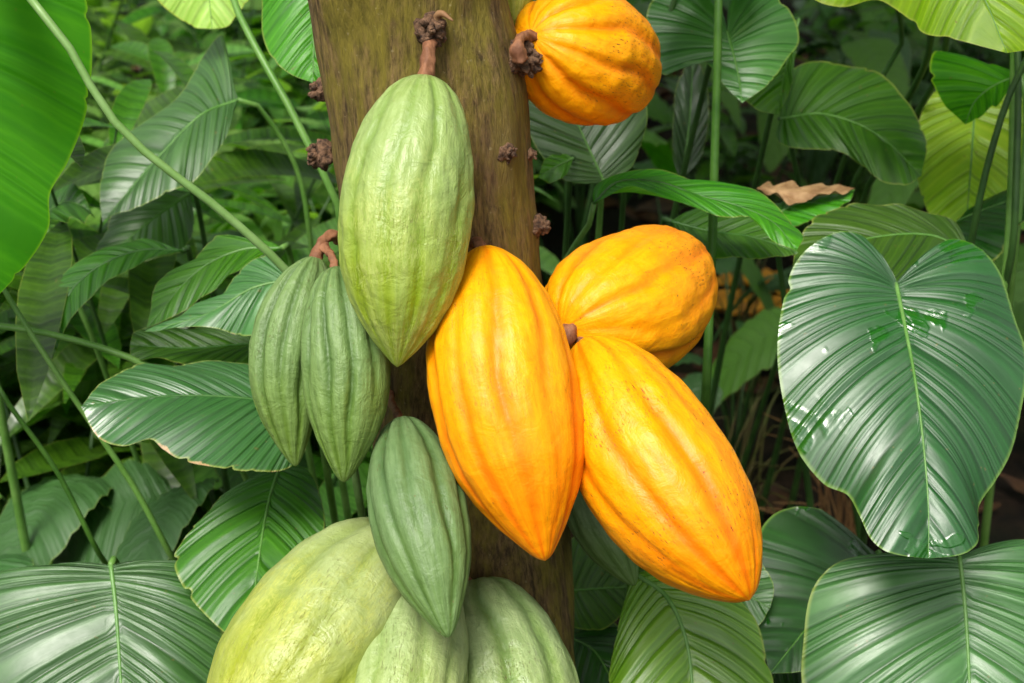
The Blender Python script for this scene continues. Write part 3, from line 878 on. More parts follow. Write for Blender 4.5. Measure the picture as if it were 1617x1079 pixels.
plant('yellow-green leaf lit from behind, under the bright folded leaf at the upper right', [dict(
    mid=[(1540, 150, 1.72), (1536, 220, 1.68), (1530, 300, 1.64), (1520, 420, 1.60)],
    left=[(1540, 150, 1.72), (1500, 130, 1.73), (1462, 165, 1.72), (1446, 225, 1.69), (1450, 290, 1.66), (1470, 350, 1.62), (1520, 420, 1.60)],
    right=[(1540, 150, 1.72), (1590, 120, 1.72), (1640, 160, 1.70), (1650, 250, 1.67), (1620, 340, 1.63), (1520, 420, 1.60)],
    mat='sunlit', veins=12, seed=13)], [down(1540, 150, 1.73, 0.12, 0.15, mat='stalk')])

plant('bright green folded leaf pointing down near the right edge', [dict(
    mid=[(1612, 118, 1.55), (1570, 135, 1.54), (1540, 160, 1.53), (1524, 197, 1.52)],
    left=[(1612, 118, 1.55), (1560, 108, 1.57), (1510, 95, 1.58), (1480, 78, 1.58), (1468, 115, 1.56), (1490, 165, 1.54), (1524, 197, 1.52)],
    right=[(1612, 118, 1.55), (1592, 150, 1.53), (1560, 178, 1.52), (1524, 197, 1.52)], mat='back', veins=9, n=80, seed=14)],
    [([(1612, 118, 1.55), (1622, 180, 1.56), (1600, 420, 1.60), ('g', 0.62, 1.75)], (0.003, 0.004, 0.005, 0.006), 'stalk')])

plant('bright yellow-green leaf along the top right edge, its rim curled white', [dict(
    mid=[(1420, -190, 1.36), (1480, -110, 1.34), (1545, -20, 1.32), (1590, 84, 1.31)],
    left=[(1420, -190, 1.36), (1310, -170, 1.37), (1250, -60, 1.36), (1275, -8, 1.36), (1330, 12, 1.36), (1390, 2, 1.37), (1425, 22, 1.36), (1458, 52, 1.34), (1500, 62, 1.33), (1590, 84, 1.31)],
    right=[(1420, -190, 1.36), (1540, -190, 1.36), (1660, -100, 1.34), (1700, -10, 1.33), (1660, 65, 1.31), (1590, 84, 1.31)],
    mat='lime', veins=16, seed=15, slant=1.0, wave=0.008)],
    [([(1420, -190, 1.36), (1470, 60, 1.60), (1420, 180, 1.75), (1345, 300, 1.85), ('g', 0.36, 2.05)], (0.003, 0.0035, 0.004, 0.004, 0.006), 'stalk_dark'),
     ([(1500, -150, 1.42), (1490, 90, 1.62), (1435, 200, 1.75), (1365, 310, 1.85), ('g', 0.40, 2.02)], (0.003, 0.0035, 0.004, 0.004, 0.006), 'stalk_dark'),
     ([(1350, -160, 1.45), (1425, 60, 1.70), (1375, 150, 1.75), (1320, 290, 1.85), ('g', 0.31, 2.06)], (0.0025, 0.003, 0.0035, 0.004, 0.006), 'stalk_dark')])

plant('rounded mid-green leaf hanging in shade between the thin dark stalks at the upper right', [dict(
    mid=[(1232, 188, 1.66), (1300, 180, 1.64), (1385, 212, 1.61), (1455, 278, 1.58)],
    left=[(1232, 188, 1.66), (1243, 130, 1.68), (1298, 98, 1.69), (1362, 110, 1.68), (1420, 150, 1.66), (1462, 210, 1.62), (1455, 278, 1.58)],
    right=[(1232, 188, 1.66), (1228, 222, 1.64), (1285, 236, 1.62), (1335, 242, 1.61), (1392, 285, 1.58), (1428, 294, 1.57), (1455, 278, 1.58)], mat='mid', veins=12, seed=16, rip=0.002)],
    [down(1232, 188, 1.665, 0.22, 0.15, mat='stalk_dark')])

plant('grey-green drooping leaf at the top edge behind the tall upright stalk', [dict(
    mid=[(1148, 50, 1.52), (1158, 85, 1.50), (1166, 120, 1.485), (1172, 163, 1.47)],
    left=[(1148, 50, 1.52), (1120, -10, 1.55), (1065, -25, 1.55), (1024, 15, 1.54), (1026, 85, 1.51), (1050, 120, 1.50), (1085, 98, 1.50), (1115, 102, 1.50), (1145, 138, 1.48), (1172, 163, 1.47)],
    right=[(1148, 50, 1.52), (1160, -15, 1.55), (1205, -10, 1.55), (1248, 25, 1.53), (1262, 62, 1.515), (1242, 95, 1.50), (1212, 135, 1.48), (1172, 163, 1.47)],
    mat='grey', veins=13, seed=17, wave=0.006),
    dict(mid=[(1262, 30, 1.60), (1240, 110, 1.585), (1228, 182, 1.57)],
         left=[(1262, 30, 1.60), (1200, 60, 1.60), (1160, 140, 1.58), (1190, 170, 1.57), (1228, 182, 1.57)],
         right=[(1262, 30, 1.60), (1256, 90, 1.59), (1248, 140, 1.58), (1228, 182, 1.57)], mat='fresh', veins=8, n=70, seed=18)],
    [down(1148, 50, 1.53, -0.12, 0.2, mat='stalk_dark'), down(1262, 30, 1.605, -0.06, 0.28, mat='stalk_dark')])

plant('grey-green leaf behind the top orange pod, next to the trunk', [dict(
    mid=[(955, 290, 1.50), (930, 235, 1.50), (900, 170, 1.50), (860, 90, 1.50)],
    left=[(955, 290, 1.50), (905, 290, 1.49), (865, 262, 1.49), (838, 215, 1.49), (820, 140, 1.50), (860, 90, 1.50)],
    right=[(955, 290, 1.50), (998, 262, 1.51), (1018, 200, 1.52), (1010, 130, 1.52), (960, 90, 1.52), (860, 90, 1.50)], mat='grey', veins=14, seed=19),
    dict(mid=[(905, 250, 1.47), (880, 262, 1.46), (850, 280, 1.455)],
         left=[(905, 250, 1.47), (890, 243, 1.47), (862, 250, 1.46), (850, 280, 1.455)],
         right=[(905, 250, 1.47), (895, 275, 1.46), (870, 288, 1.455), (850, 280, 1.455)], mat='fresh', veins=5, n=40, seed=20)],
    [down(955, 290, 1.50, -0.02, 0.1, mat='stalk'), down(905, 250, 1.475, -0.02, 0.15, mat='stalk_dark')])

plant('long wavy green leaf lying sideways just above the round orange pod', [dict(
    mid=[(938, 322, 1.40), (975, 288, 1.40), (1040, 288, 1.39), (1100, 308, 1.38), (1165, 325, 1.37), (1222, 352, 1.355), (1258, 396, 1.34)],
    left=[(938, 322, 1.40), (940, 292, 1.42), (985, 270, 1.43), (1040, 267, 1.43), (1092, 285, 1.42), (1135, 298, 1.41), (1185, 302, 1.40), (1232, 330, 1.38), (1266, 372, 1.36), (1258, 396, 1.34)],
    right=[(938, 322, 1.40), (960, 310, 1.385), (1002, 300, 1.375), (1045, 314, 1.365), (1088, 326, 1.36), (1130, 345, 1.35), (1188, 352, 1.35), (1222, 378, 1.34), (1258, 396, 1.34)],
    mat='fresh', veins=16, seed=21, rib='rib_dark', rip=0.0012, wave=0.005)],
    [([(938, 322, 1.40), (936, 345, 1.41), (900, 400, 1.43), (872, 460, 1.45), ('g', 0.07, 1.62)], (0.0026, 0.003, 0.0035, 0.004, 0.006), 'stalk')])

plant('dark leaf in shadow below the long wavy leaf', [dict(
    mid=[(1060, 350, 1.50), (1120, 365, 1.49), (1190, 375, 1.47), (1262, 400, 1.45)],
    left=[(1060, 350, 1.50), (1100, 330, 1.52), (1200, 335, 1.51), (1262, 400, 1.45)],
    right=[(1060, 350, 1.50), (1090, 395, 1.46), (1180, 415, 1.44), (1262, 400, 1.45)], mat='mid', veins=10, n=70, seed=22, rib='rib_dark')],
    [down(1060, 350, 1.505, -0.1, 0.15, mat='stalk_dark')])

plant('curled leaf with a tan dried rim right of the tall upright stalk', [dict(
    mid=[(1215, 345, 1.56), (1260, 322, 1.56), (1310, 318, 1.56), (1350, 300, 1.56)],
    left=[(1215, 345, 1.56), (1225, 318, 1.58), (1270, 308, 1.59), (1320, 305, 1.58), (1350, 300, 1.56)],
    right=[(1215, 345, 1.56), (1250, 358, 1.54), (1300, 348, 1.54), (1340, 320, 1.55), (1350, 300, 1.56)], mat='fresh', veins=8, n=60, seed=23),
    dict(mid=[(1196, 298, 1.56), (1240, 303, 1.555), (1290, 309, 1.555), (1350, 298, 1.555)],
         left=[(1196, 298, 1.56), (1215, 290, 1.575), (1250, 294, 1.575), (1300, 300, 1.575), (1350, 298, 1.555)],
         right=[(1196, 298, 1.56), (1225, 308, 1.545), (1260, 318, 1.54), (1305, 315, 1.54), (1350, 298, 1.555)], mat='dry', rib='dry', veins=8, n=60, seed=24, wave=0.012, rip=0.003, label='tan dried and curled rim')],
    [down(1215, 345, 1.565, 0.16, 0.15, mat='stalk_dark')])

plant('dark blade standing upright behind the gap left of the tall upright stalk', [dict(
    mid=[(1075, 290, 1.75), (1088, 200, 1.75), (1095, 80, 1.75)],
    left=[(1075, 290, 1.75), (1062, 240, 1.75), (1068, 140, 1.75), (1095, 80, 1.75)],
    right=[(1075, 290, 1.75), (1110, 240, 1.75), (1118, 140, 1.75), (1095, 80, 1.75)], mat='dark', veins=8, n=60, seed=25)],
    [down(1075, 290, 1.75, 0.0, 0.1, mat='stalk_dark')])


def off_leaf(x, y, d, mat, seed, sz=150, dirx=1, dd=0.1, veins=12):
    """a leaf just above the picture that a stalk reaching out of the frame carries"""
    return dict(mid=[(x, y, d), (x + dirx * sz * .35, y - sz * .25, d - dd * .3), (x + dirx * sz * .7, y - sz * .2, d - dd * .7), (x + dirx * sz, y + sz * .05, d - dd)],
                left=[(x, y, d), (x + dirx * sz * .1, y - sz * .5, d + .03), (x + dirx * sz * .6, y - sz * .62, d), (x + dirx * sz, y + sz * .05, d - dd)],
                right=[(x, y, d), (x + dirx * sz * .2, y + sz * .1, d - .04), (x + dirx * sz * .7, y + sz * .12, d - .09), (x + dirx * sz, y + sz * .05, d - dd)],
                mat=mat, veins=veins, n=80, seed=seed)


plant('tall straight upright green stalk right of the two right-hand orange pods', [off_leaf(1136, -60, 1.40, 'mid', 26, 170, -1, 0.05)],
      [([(1136, -60, 1.40), (1135, 0, 1.40), (1130, 200, 1.425), (1122, 450, 1.455), (1113, 650, 1.48), ('g', 0.215, 1.66)], (0.0036, 0.0042, 0.0046, 0.0050, 0.0054, 0.0065), 'stalk_mid')])
plant('thin dark stalk leaning behind the right side of the top orange pod', [off_leaf(1080, -60, 1.52, 'mid', 27, 120, 1, 0.05)],
      [([(1080, -60, 1.52), (1062, 10, 1.53), (1015, 170, 1.56), (985, 300, 1.58), ('g', 0.13, 1.8)], (0.0026, 0.003, 0.003, 0.0032, 0.005), 'stalk_dark')])
plant('curved dark stalk close to the right edge above the biggest heart-shaped leaf', [off_leaf(1640, 60, 1.45, 'mid', 28, 120, 1, 0.05)],
      [([(1640, 60, 1.45), (1598, 140, 1.46), (1565, 240, 1.48), (1540, 350, 1.51), ('g', 0.50, 1.72)], (0.003, 0.0035, 0.004, 0.0042, 0.006), 'stalk_dark')])
plant('straight green stalk at the right edge with a dark twin beside it', [off_leaf(1600, -60, 1.50, 'mid', 29, 120, 1, 0.05)],
      [([(1600, -60, 1.50), (1600, 150, 1.51), (1595, 330, 1.53), (1580, 480, 1.56), ('g', 0.52, 1.78)], (0.003, 0.004, 0.0045, 0.005, 0.006), 'stalk'),
       ([(1600, -60, 1.50), (1608, 120, 1.49), (1604, 300, 1.50), (1598, 400, 1.52), ('g', 0.54, 1.72)], (0.003, 0.0035, 0.004, 0.004, 0.006), 'stalk_dark')])

# ---- left side of the picture
plant('large translucent green leaf hanging down at the left edge', [dict(
    mid=[(-20, -170, 1.20), (-25, -20, 1.205), (-30, 150, 1.22), (-40, 320, 1.235), (-38, 500, 1.25)],
    right=[(-20, -170, 1.20), (60, -150, 1.215), (120, -50, 1.215), (143, 45, 1.22), (138, 165, 1.23), (108, 255, 1.24), (80, 305, 1.245), (77, 360, 1.25), (30, 432, 1.255), (-38, 500, 1.25)],
    left=[(-20, -170, 1.20), (-120, -130, 1.215), (-190, 0, 1.22), (-200, 180, 1.23), (-150, 370, 1.24), (-38, 500, 1.25)],
    mat='back', veins=13, n=140, m=15, seed=31, under=True, arch=0.05, rip=0.0022, wave=0.008, slant=0.25, curve=0.05)],
    [([(-20, -170, 1.20), (-60, -260, 1.22), (-120, -100, 1.32), ('g', -0.55, 1.55)], (0.003, 0.004, 0.005, 0.007), 'stalk')])

plant('long pale stalk arching from the top left corner down to the green pods', [off_leaf(30, -25, 1.165, 'grey', 32, 130, -1, 0.04)],
      [([(30, -25, 1.165), (72, 28, 1.16), (118, 88, 1.165), (150, 148, 1.17), (196, 210, 1.18), (258, 263, 1.19), (345, 330, 1.21), (450, 425, 1.24), (520, 520, 1.28), ('g', -0.12, 1.42)],
        (0.0031, 0.0031, 0.0033, 0.0035, 0.0035, 0.0036, 0.0037, 0.0039, 0.0048, 0.0055, 0.007), 'stalk_pale')])

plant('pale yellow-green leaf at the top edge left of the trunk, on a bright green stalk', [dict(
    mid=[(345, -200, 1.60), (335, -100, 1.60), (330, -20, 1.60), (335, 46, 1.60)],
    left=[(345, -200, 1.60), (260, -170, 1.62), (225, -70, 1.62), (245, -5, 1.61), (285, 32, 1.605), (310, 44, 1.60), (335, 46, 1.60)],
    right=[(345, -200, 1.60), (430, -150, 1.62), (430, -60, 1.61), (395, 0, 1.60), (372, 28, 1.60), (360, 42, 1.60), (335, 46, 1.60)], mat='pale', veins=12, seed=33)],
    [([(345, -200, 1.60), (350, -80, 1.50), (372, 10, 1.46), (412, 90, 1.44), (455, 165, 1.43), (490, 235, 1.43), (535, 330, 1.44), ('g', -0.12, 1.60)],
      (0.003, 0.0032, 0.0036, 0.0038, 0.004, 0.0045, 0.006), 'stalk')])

plant('fresh green leaf tucked against the left side of the trunk at the top', [dict(
    mid=[(500, -170, 1.38), (498, -60, 1.38), (496, 40, 1.38), (494, 131, 1.37)],
    left=[(500, -170, 1.38), (440, -120, 1.39), (415, -30, 1.39), (411, 40, 1.39), (422, 80, 1.385), (450, 112, 1.375), (494, 131, 1.37)],
    right=[(500, -170, 1.38), (560, -110, 1.40), (580, 0, 1.41), (550, 90, 1.39), (494, 131, 1.37)], mat='fresh', veins=13, seed=34, slant=0.6)],
    [([(500, -170, 1.38), (560, -250, 1.45), (620, 0, 1.60), ('g', -0.10, 1.75)], (0.003, 0.0035, 0.004, 0.006), 'stalk')])

plant('folded grey-green leaf with brown nibbled tips behind the pale stalk', [dict(
    mid=[(376, 158, 1.60), (320, 180, 1.585), (258, 240, 1.565), (205, 300, 1.55), (162, 352, 1.54)],
    left=[(376, 158, 1.60), (358, 110, 1.63), (350, 58, 1.66), (318, 98, 1.66), (290, 150, 1.63), (240, 190, 1.61), (185, 225, 1.60), (163, 275, 1.57), (160, 320, 1.55), (162, 352, 1.54)],
    right=[(376, 158, 1.60), (362, 205, 1.565), (340, 250, 1.55), (308, 288, 1.54), (275, 305, 1.53), (225, 325, 1.53), (162, 352, 1.54)],
    mat='grey', veins=16, seed=35, arch=0.09, slant=0.8, wave=0.006)], [([(376, 158, 1.60), (410, 170, 1.62), (470, 270, 1.66), (490, 380, 1.70), ('g', -0.2, 1.85)], (0.0025, 0.003, 0.0032, 0.0035, 0.005), 'stalk')])

plant('striped pale leaf below the folded grey-green leaf', [dict(
    mid=[(300, 305, 1.68), (250, 340, 1.66), (200, 380, 1.64), (150, 430, 1.62)],
    left=[(300, 305, 1.68), (240, 300, 1.69), (185, 335, 1.67), (155, 385, 1.64), (150, 430, 1.62)],
    right=[(300, 305, 1.68), (306, 350, 1.66), (290, 395, 1.63), (230, 410, 1.62), (150, 430, 1.62)], mat='grey', veins=13, seed=36)],
    [down(300, 305, 1.685, 0.02, 0.1, mat='stalk_dark')])

plant('dark strap leaf bent in a wide arch at the left', [dict(
    mid=[(290, 396, 1.52), (220, 396, 1.51), (150, 425, 1.50), (95, 480, 1.49), (55, 545, 1.48), (62, 615, 1.47)],
    left=[(290, 396, 1.52), (215, 378, 1.53), (140, 405, 1.52), (75, 460, 1.51), (30, 535, 1.49), (62, 615, 1.47)],
    right=[(290, 396, 1.52), (225, 415, 1.49), (165, 450, 1.48), (115, 505, 1.47), (88, 560, 1.46), (62, 615, 1.47)], mat='mid', veins=14, n=90, seed=37, rib='rib_dark', slant=0.2, wave=0.003)],
    [down(290, 396, 1.525, 0.0, 0.15, mat='stalk_dark')])

plant('pair of overlapping leaves with yellowish rims left of the slender green pod', [dict(
    mid=[(445, 392, 1.44), (380, 395, 1.44), (310, 430, 1.43), (232, 518, 1.42)],
    left=[(445, 392, 1.44), (400, 374, 1.46), (335, 388, 1.46), (275, 425, 1.45), (242, 475, 1.43), (232, 518, 1.42)],
    right=[(445, 392, 1.44), (400, 412, 1.42), (350, 445, 1.41), (300, 485, 1.41), (232, 518, 1.42)], mat='fresh', veins=12, n=90, seed=38),
    dict(mid=[(470, 440, 1.36), (400, 455, 1.36), (330, 495, 1.36), (228, 524, 1.37)],
         left=[(470, 440, 1.36), (430, 408, 1.38), (390, 422, 1.38), (345, 462, 1.38), (300, 490, 1.375), (228, 524, 1.37)],
         right=[(470, 440, 1.36), (460, 510, 1.34), (410, 530, 1.34), (340, 520, 1.35), (228, 524, 1.37)], mat='grey', veins=16, n=110, seed=39),
    dict(mid=[(440, 540, 1.44), (370, 545, 1.43), (300, 550, 1.42), (205, 545, 1.41)],
         left=[(440, 540, 1.44), (390, 515, 1.44), (290, 518, 1.44), (215, 520, 1.42), (205, 545, 1.41)],
         right=[(440, 540, 1.44), (400, 585, 1.41), (290, 580, 1.40), (210, 568, 1.40), (205, 545, 1.41)], mat='mid', veins=14, n=80, seed=40, rib='rib_dark')],
    [down(445, 392, 1.445, 0.05, 0.1), down(470, 440, 1.365, 0.05, 0.15), down(440, 540, 1.445, 0.05, 0.1)])

plant('wide leaf with torn tan rim pointing left below the pair of overlapping leaves', [dict(
    mid=[(490, 650, 1.34), (410, 632, 1.33), (310, 625, 1.32), (210, 630, 1.31), (128, 642, 1.30)],
    left=[(490, 650, 1.34), (455, 595, 1.37), (390, 574, 1.38), (290, 571, 1.38), (215, 580, 1.36), (165, 608, 1.33), (128, 642, 1.30)],
    right=[(490, 650, 1.34), (480, 715, 1.30), (440, 742, 1.28), (370, 749, 1.27), (300, 730, 1.27), (256, 706, 1.275), (238, 696, 1.28), (195, 709, 1.275), (155, 688, 1.285), (128, 642, 1.30)],
    mat='torn', veins=24, n=220, m=18, seed=41, slant=1.0, rip=0.0015, rib='rib_dark', wave=0.006)],
    [down(490, 650, 1.345, 0.03, 0.12)])

plant('leaf with a white sheen rising from behind the biggest yellow-green pod', [dict(
    mid=[(442, 736, 1.40), (425, 790, 1.37), (412, 860, 1.33), (390, 1030, 1.26)],
    left=[(442, 736, 1.40), (390, 752, 1.40), (335, 800, 1.38), (292, 852, 1.36), (274, 882, 1.345), (305, 950, 1.31), (390, 1030, 1.26)],
    right=[(442, 736, 1.40), (488, 742, 1.40), (508, 790, 1.38), (510, 860, 1.34), (480, 960, 1.29), (390, 1030, 1.26)],
    mat='mid', veins=13, n=130, seed=42, rip=0.0024)], [down(442, 736, 1.405, 0.0, 0.15)])

plant('thin green stalk slanting across the lower left, browned towards its foot', [off_leaf(-10, 430, 1.36, 'mid', 43, 120, -1, 0.05)],
      [([(-10, 430, 1.36), (20, 480, 1.37), (80, 575, 1.38), (145, 670, 1.40), (215, 775, 1.43), (275, 885, 1.47), ('g', -0.28, 1.66)], (0.0022, 0.0026, 0.003, 0.0032, 0.0032, 0.0034, 0.005), 'stalk')])
plant('thin dark stalk low at the left edge, nearest the bottom left leaf', [off_leaf(-10, 600, 1.40, 'mid', 44, 120, -1, 0.05)],
      [([(-10, 600, 1.40), (15, 640, 1.41), (90, 745, 1.44), (160, 880, 1.48), ('g', -0.36, 1.64)], (0.0022, 0.0026, 0.003, 0.0034, 0.005), 'stalk_mid')])
plant('nearly level bright stalk at the left edge holding the wide torn leaf', [],
      [([(-60, 510, 1.40), (12, 516, 1.40), (110, 535, 1.40), (215, 570, 1.40), (330, 640, 1.44), ('g', -0.20, 1.62)], (0.003, 0.003, 0.003, 0.003, 0.003, 0.005), 'stalk')])
plant('faint green stalk rising behind the dark strap leaf', [off_leaf(70, 340, 1.60, 'shrub', 45, 80, 1, 0.02, 8)],
      [([(70, 340, 1.60), (80, 380, 1.60), (110, 450, 1.62), (145, 530, 1.64), ('g', -0.42, 1.8)], (0.003, 0.003, 0.0033, 0.0035, 0.005), 'stalk')])


# ------------------------------------------------------------------ undergrowth
def copy_tree(o, parent=None):
    c = o.copy()
    COL.objects.link(c)
    c.parent = parent
    for ch in list(o.children):
        copy_tree(ch, c)
    return c


def make_shrub(seed, mat, hgt=0.6, nst=7, ln=(0.09, 0.15), wd=(0.014, 0.024), label='', group=''):
    r = random.Random(seed)
    e = empty('leafy_shrub', label, 'shrub', group)
    V, F, U = [], [], []
    SV, SF = [], []
    for s_ in range(nst):
        an = r.uniform(0, 2 * math.pi)
        lean = r.uniform(0.08, 0.38)
        h_ = hgt * r.uniform(0.65, 1.1)
        p0 = np.array([r.gauss(0, .04), r.gauss(0, .04), -0.03])
        p2 = p0 + np.array([math.cos(an) * lean * h_ * 1.2, math.sin(an) * lean * h_ * 1.2, h_])
        p1 = (p0 + p2) / 2 + np.array([math.cos(an) * -0.04, math.sin(an) * -0.04, 0.03])
        pts = spline(np.array([p0, p1, p2]), 12)
        v, f, _u = tube_data(pts, np.linspace(0.004, 0.0012, 12), 6)
        b0 = len(SV); SV += v; SF += [tuple(b0 + i for i in q) for q in f]
        nl = int(8 + h_ * 11)
        for k in range(nl):
            t = 0.22 + 0.78 * k / (nl - 1)
            c = spline(np.array([p0, p1, p2]), 1, np.array([t]))[0]
            a2 = k * 2.4 + r.uniform(-.4, .4)
            d = np.array([math.cos(a2), math.sin(a2), r.uniform(-0.15, 0.75)])
            leaflet(V, F, U, c, d, np.array([r.gauss(0, .25), r.gauss(0, .25), 1.0]), r.uniform(*ln), r.uniform(*wd), r.uniform(0.1, 0.55), 6, r.uniform(0.1, 0.4))
    mesh_obj('foliage', V, F, M[mat], e, U)
    mesh_obj('stem', SV, SF, M['stalk_dark'], e)
    return e


def make_broad(seed, mat, n=6, hgt=0.55, label='', group=''):
    """a clump of long-stalked broad leaves"""
    r = random.Random(seed)
    e = empty('broad_leaved_plant', label, 'plant', group)
    for k in range(n):
        an = 2 * math.pi * k / n + r.uniform(-.4, .4)
        h_ = hgt * r.uniform(0.55, 1.1)
        out = r.uniform(0.06, 0.2)
        ca, sa = math.cos(an), math.sin(an)
        b = np.array([ca * out, sa * out, h_])
        tube('stalk', [np.array([0, 0, -0.03]), b * np.array([.35, .35, .55]), b], [0.005, 0.004, 0.0028], M['stalk_dark'], e, 7, 14)
        ln, wd = r.uniform(.2, .3), r.uniform(.05, .075)
        nn, mm = 26, 5
        V, U = [], []
        tilt = r.uniform(-0.5, 0.6)
        sd = np.array([-sa, ca, 0]); sd2 = sd * math.cos(tilt) + np.array([0, 0, math.sin(tilt)])
        for i in range(nn):
            t = i / (nn - 1)
            c = b + np.array([ca, sa, 0.55]) * ln * t * 0.8 + np.array([0, 0, -1]) * ln * 1.1 * t * t
            w_ = wd * (math.sin(math.pi * min(1, (t * 0.98 + 0.01)**0.72)))**0.7 + 0.0005
            for j in range(-mm, mm + 1):
                v = j / mm
                q = c + sd2 * w_ * v + np.array([0, 0, 1]) * w_ * (0.25 * abs(v) - 0.3 * v * v)
                q = q + np.array([0, 0, 1]) * (0.003 * math.sin(2 * math.pi * 9 * (t - 0.12 * abs(v))) * min(1, abs(v) * 6) + 0.008 * v * v * mn.noise(Vector((t * 5, k, v))))
                V.append(q); U.append(((t - 0.12 * abs(v)) * 12, v * .5 + .5))
        w2 = 2 * mm + 1
        F = [(i * w2 + j, i * w2 + j + 1, (i + 1) * w2 + j + 1, (i + 1) * w2 + j) for i in range(nn - 1) for j in range(w2 - 1)]
        mesh_obj('leaf', V, F, M[mat], e, U)
    return e


G1 = 'leafy shrubs in the blurred undergrowth left of the trunk'
G2 = 'broad-leaved clumps in the dark undergrowth'
G3 = 'leafy shrubs in the undergrowth right of the trunk'
protos = [make_shrub(21, 'shrub', .62, 7, (.11, .18), (.018, .030), label='leafy shrub in the blurred undergrowth left of the trunk', group=G1),
          make_shrub(22, 'shrub2', .55, 7, (.10, .18), (.020, .036), label='leafy shrub in the blurred undergrowth left of the trunk', group=G1),
          make_shrub(23, 'shrub', .75, 8, (.14, .24), (.016, .028), label='leafy shrub in the blurred undergrowth left of the trunk', group=G1)]
spots = []
r_ = random.Random(5)
for row, (yy, x0, x1, nn) in enumerate([(1.75, -0.78, -0.10, 6), (2.05, -0.95, -0.02, 8), (2.45, -1.1, -0.05, 9), (2.9, -1.3, 0.0, 9), (3.4, -1.5, 0.1, 9), (4.0, -1.8, 0.2, 9)]):
    for k in range(nn):
        spots.append((x0 + (x1 - x0) * (k + r_.uniform(.2, .8)) / nn, yy + r_.uniform(-.12, .12), row, k))
used = [False] * 3
ORD = ['leftmost', 'second from the left', 'third from the left', 'fourth from the left', 'fifth from the left', 'sixth from the left', 'seventh from the left', 'eighth from the left', 'ninth from the left']
ROW = ['front', 'second', 'third', 'fourth', 'fifth', 'sixth']
for i, (x, y, row, kk) in enumerate(spots):
    k = r_.choice([0, 1, 1, 2])
    o = protos[k] if not used[k] else copy_tree(protos[k])
    used[k] = True
    o['label'] = ('green', 'grey-green', 'long-leaved')[k] + ' shrub left of the trunk, ' + ORD[kk] + ' in the ' + ROW[row] + ' row'
    o.location = (x, y, 0)
    o.rotation_euler = (0, 0, r_.uniform(0, 6.28))
    sc = r_.uniform(0.8, 1.15)
    o.scale = (sc, sc, sc)

pb = [make_broad(41, 'dark', 6, .5, 'broad-leaved clump in the dark undergrowth behind the sharp leaves', G2),
      make_broad(42, 'mid', 6, .6, 'broad-leaved clump in the dark undergrowth behind the sharp leaves', G2)]
bs = [(-0.55, 1.62), (0.62, 2.15), (-0.38, 1.72), (0.10, 2.6), (-0.30, 1.55), (0.82, 2.6), (-0.68, 1.85), (0.62, 3.2), (1.1, 3.0), (0.15, 3.2), (0.8, 3.5), (1.4, 3.7), (0.45, 3.9),
      (-0.2, 2.2), (1.15, 2.3), (1.0, 4.2), (0.2, 4.4), (0.36, 2.25), (0.52, 2.45), (0.3, 2.75)]
BL = sorted(range(len(bs)), key=lambda q: bs[q][1])
for i, (x, y) in enumerate(bs):
    o = pb[i] if i < 2 else copy_tree(pb[i % 2 if i < 17 else 0])
    o.location = (x, y, 0)
    side = 'left' if x < 0 else 'right'
    same = [q for q in BL if (bs[q][0] < 0) == (x < 0)]
    NTH = ['nearest', 'second nearest', 'third nearest', 'fourth nearest', 'fifth nearest', 'sixth nearest', 'seventh nearest', 'eighth nearest', 'ninth nearest', 'tenth nearest', 'eleventh nearest', 'twelfth nearest', 'thirteenth nearest', 'fourteenth nearest', 'fifteenth nearest', 'sixteenth nearest', 'seventeenth nearest']
    nth = NTH[same.index(i)]
    if same.index(i) == len(same) - 1: nth = 'farthest'
    o['label'] = '%s broad-leaved clump in shade %s of the trunk, %s of its kind there' % ('green' if i % 2 and i < 17 else 'dark', side, nth)
    o.rotation_euler = (0, 0, r_.uniform(0, 6.28))
    sc = r_.uniform(0.8, 1.1) if i < 17 else 0.62
    o.scale = (sc, sc, sc)
ps = make_shrub(24, 'shrub', .6, 8, label='leafy shrub in the shaded undergrowth right of the trunk', group=G3)
for i in range(16):
    o = ps if i == 0 else copy_tree(ps)
    o['label'] = 'leafy shrub in the shaded background right of the trunk, number %s back from the camera' % (
        ['one', 'two', 'three', 'four', 'five', 'six', 'seven', 'eight', 'nine', 'ten', 'eleven', 'twelve', 'thirteen', 'fourteen', 'fifteen', 'sixteen'][i])
    o.location = (r_.uniform(0.2, 2.0), 2.9 + i * 0.11, 0)
    o.rotation_euler = (0, 0, r_.uniform(0, 6.28))

# far thicket: uncountable mass of leaves
V, F, U = [], [], []
rt = random.Random(99)
for i in range(5200):
    x = rt.uniform(-4.2, 4.2)
    y = 4.6 + rt.random()**1.4 * 1.6 + 0.15 * abs(x)
    z = rt.uniform(0.0, 2.6)
    d = np.array([rt.gauss(0, 1), rt.gauss(-0.5, .8), rt.uniform(-.6, .5)])
    leaflet(V, F, U, np.array([x, y, z]), d, np.array([rt.gauss(0, .3), rt.gauss(0, .3), 1.0]), rt.uniform(.12, .28), rt.uniform(.02, .05), rt.uniform(.1, .5), 4, .2)
tag(mesh_obj('far_thicket', V, F, M['shrub'], None, U), 'dense blurred thicket of leaves far behind everything', 'thicket', kind='stuff')


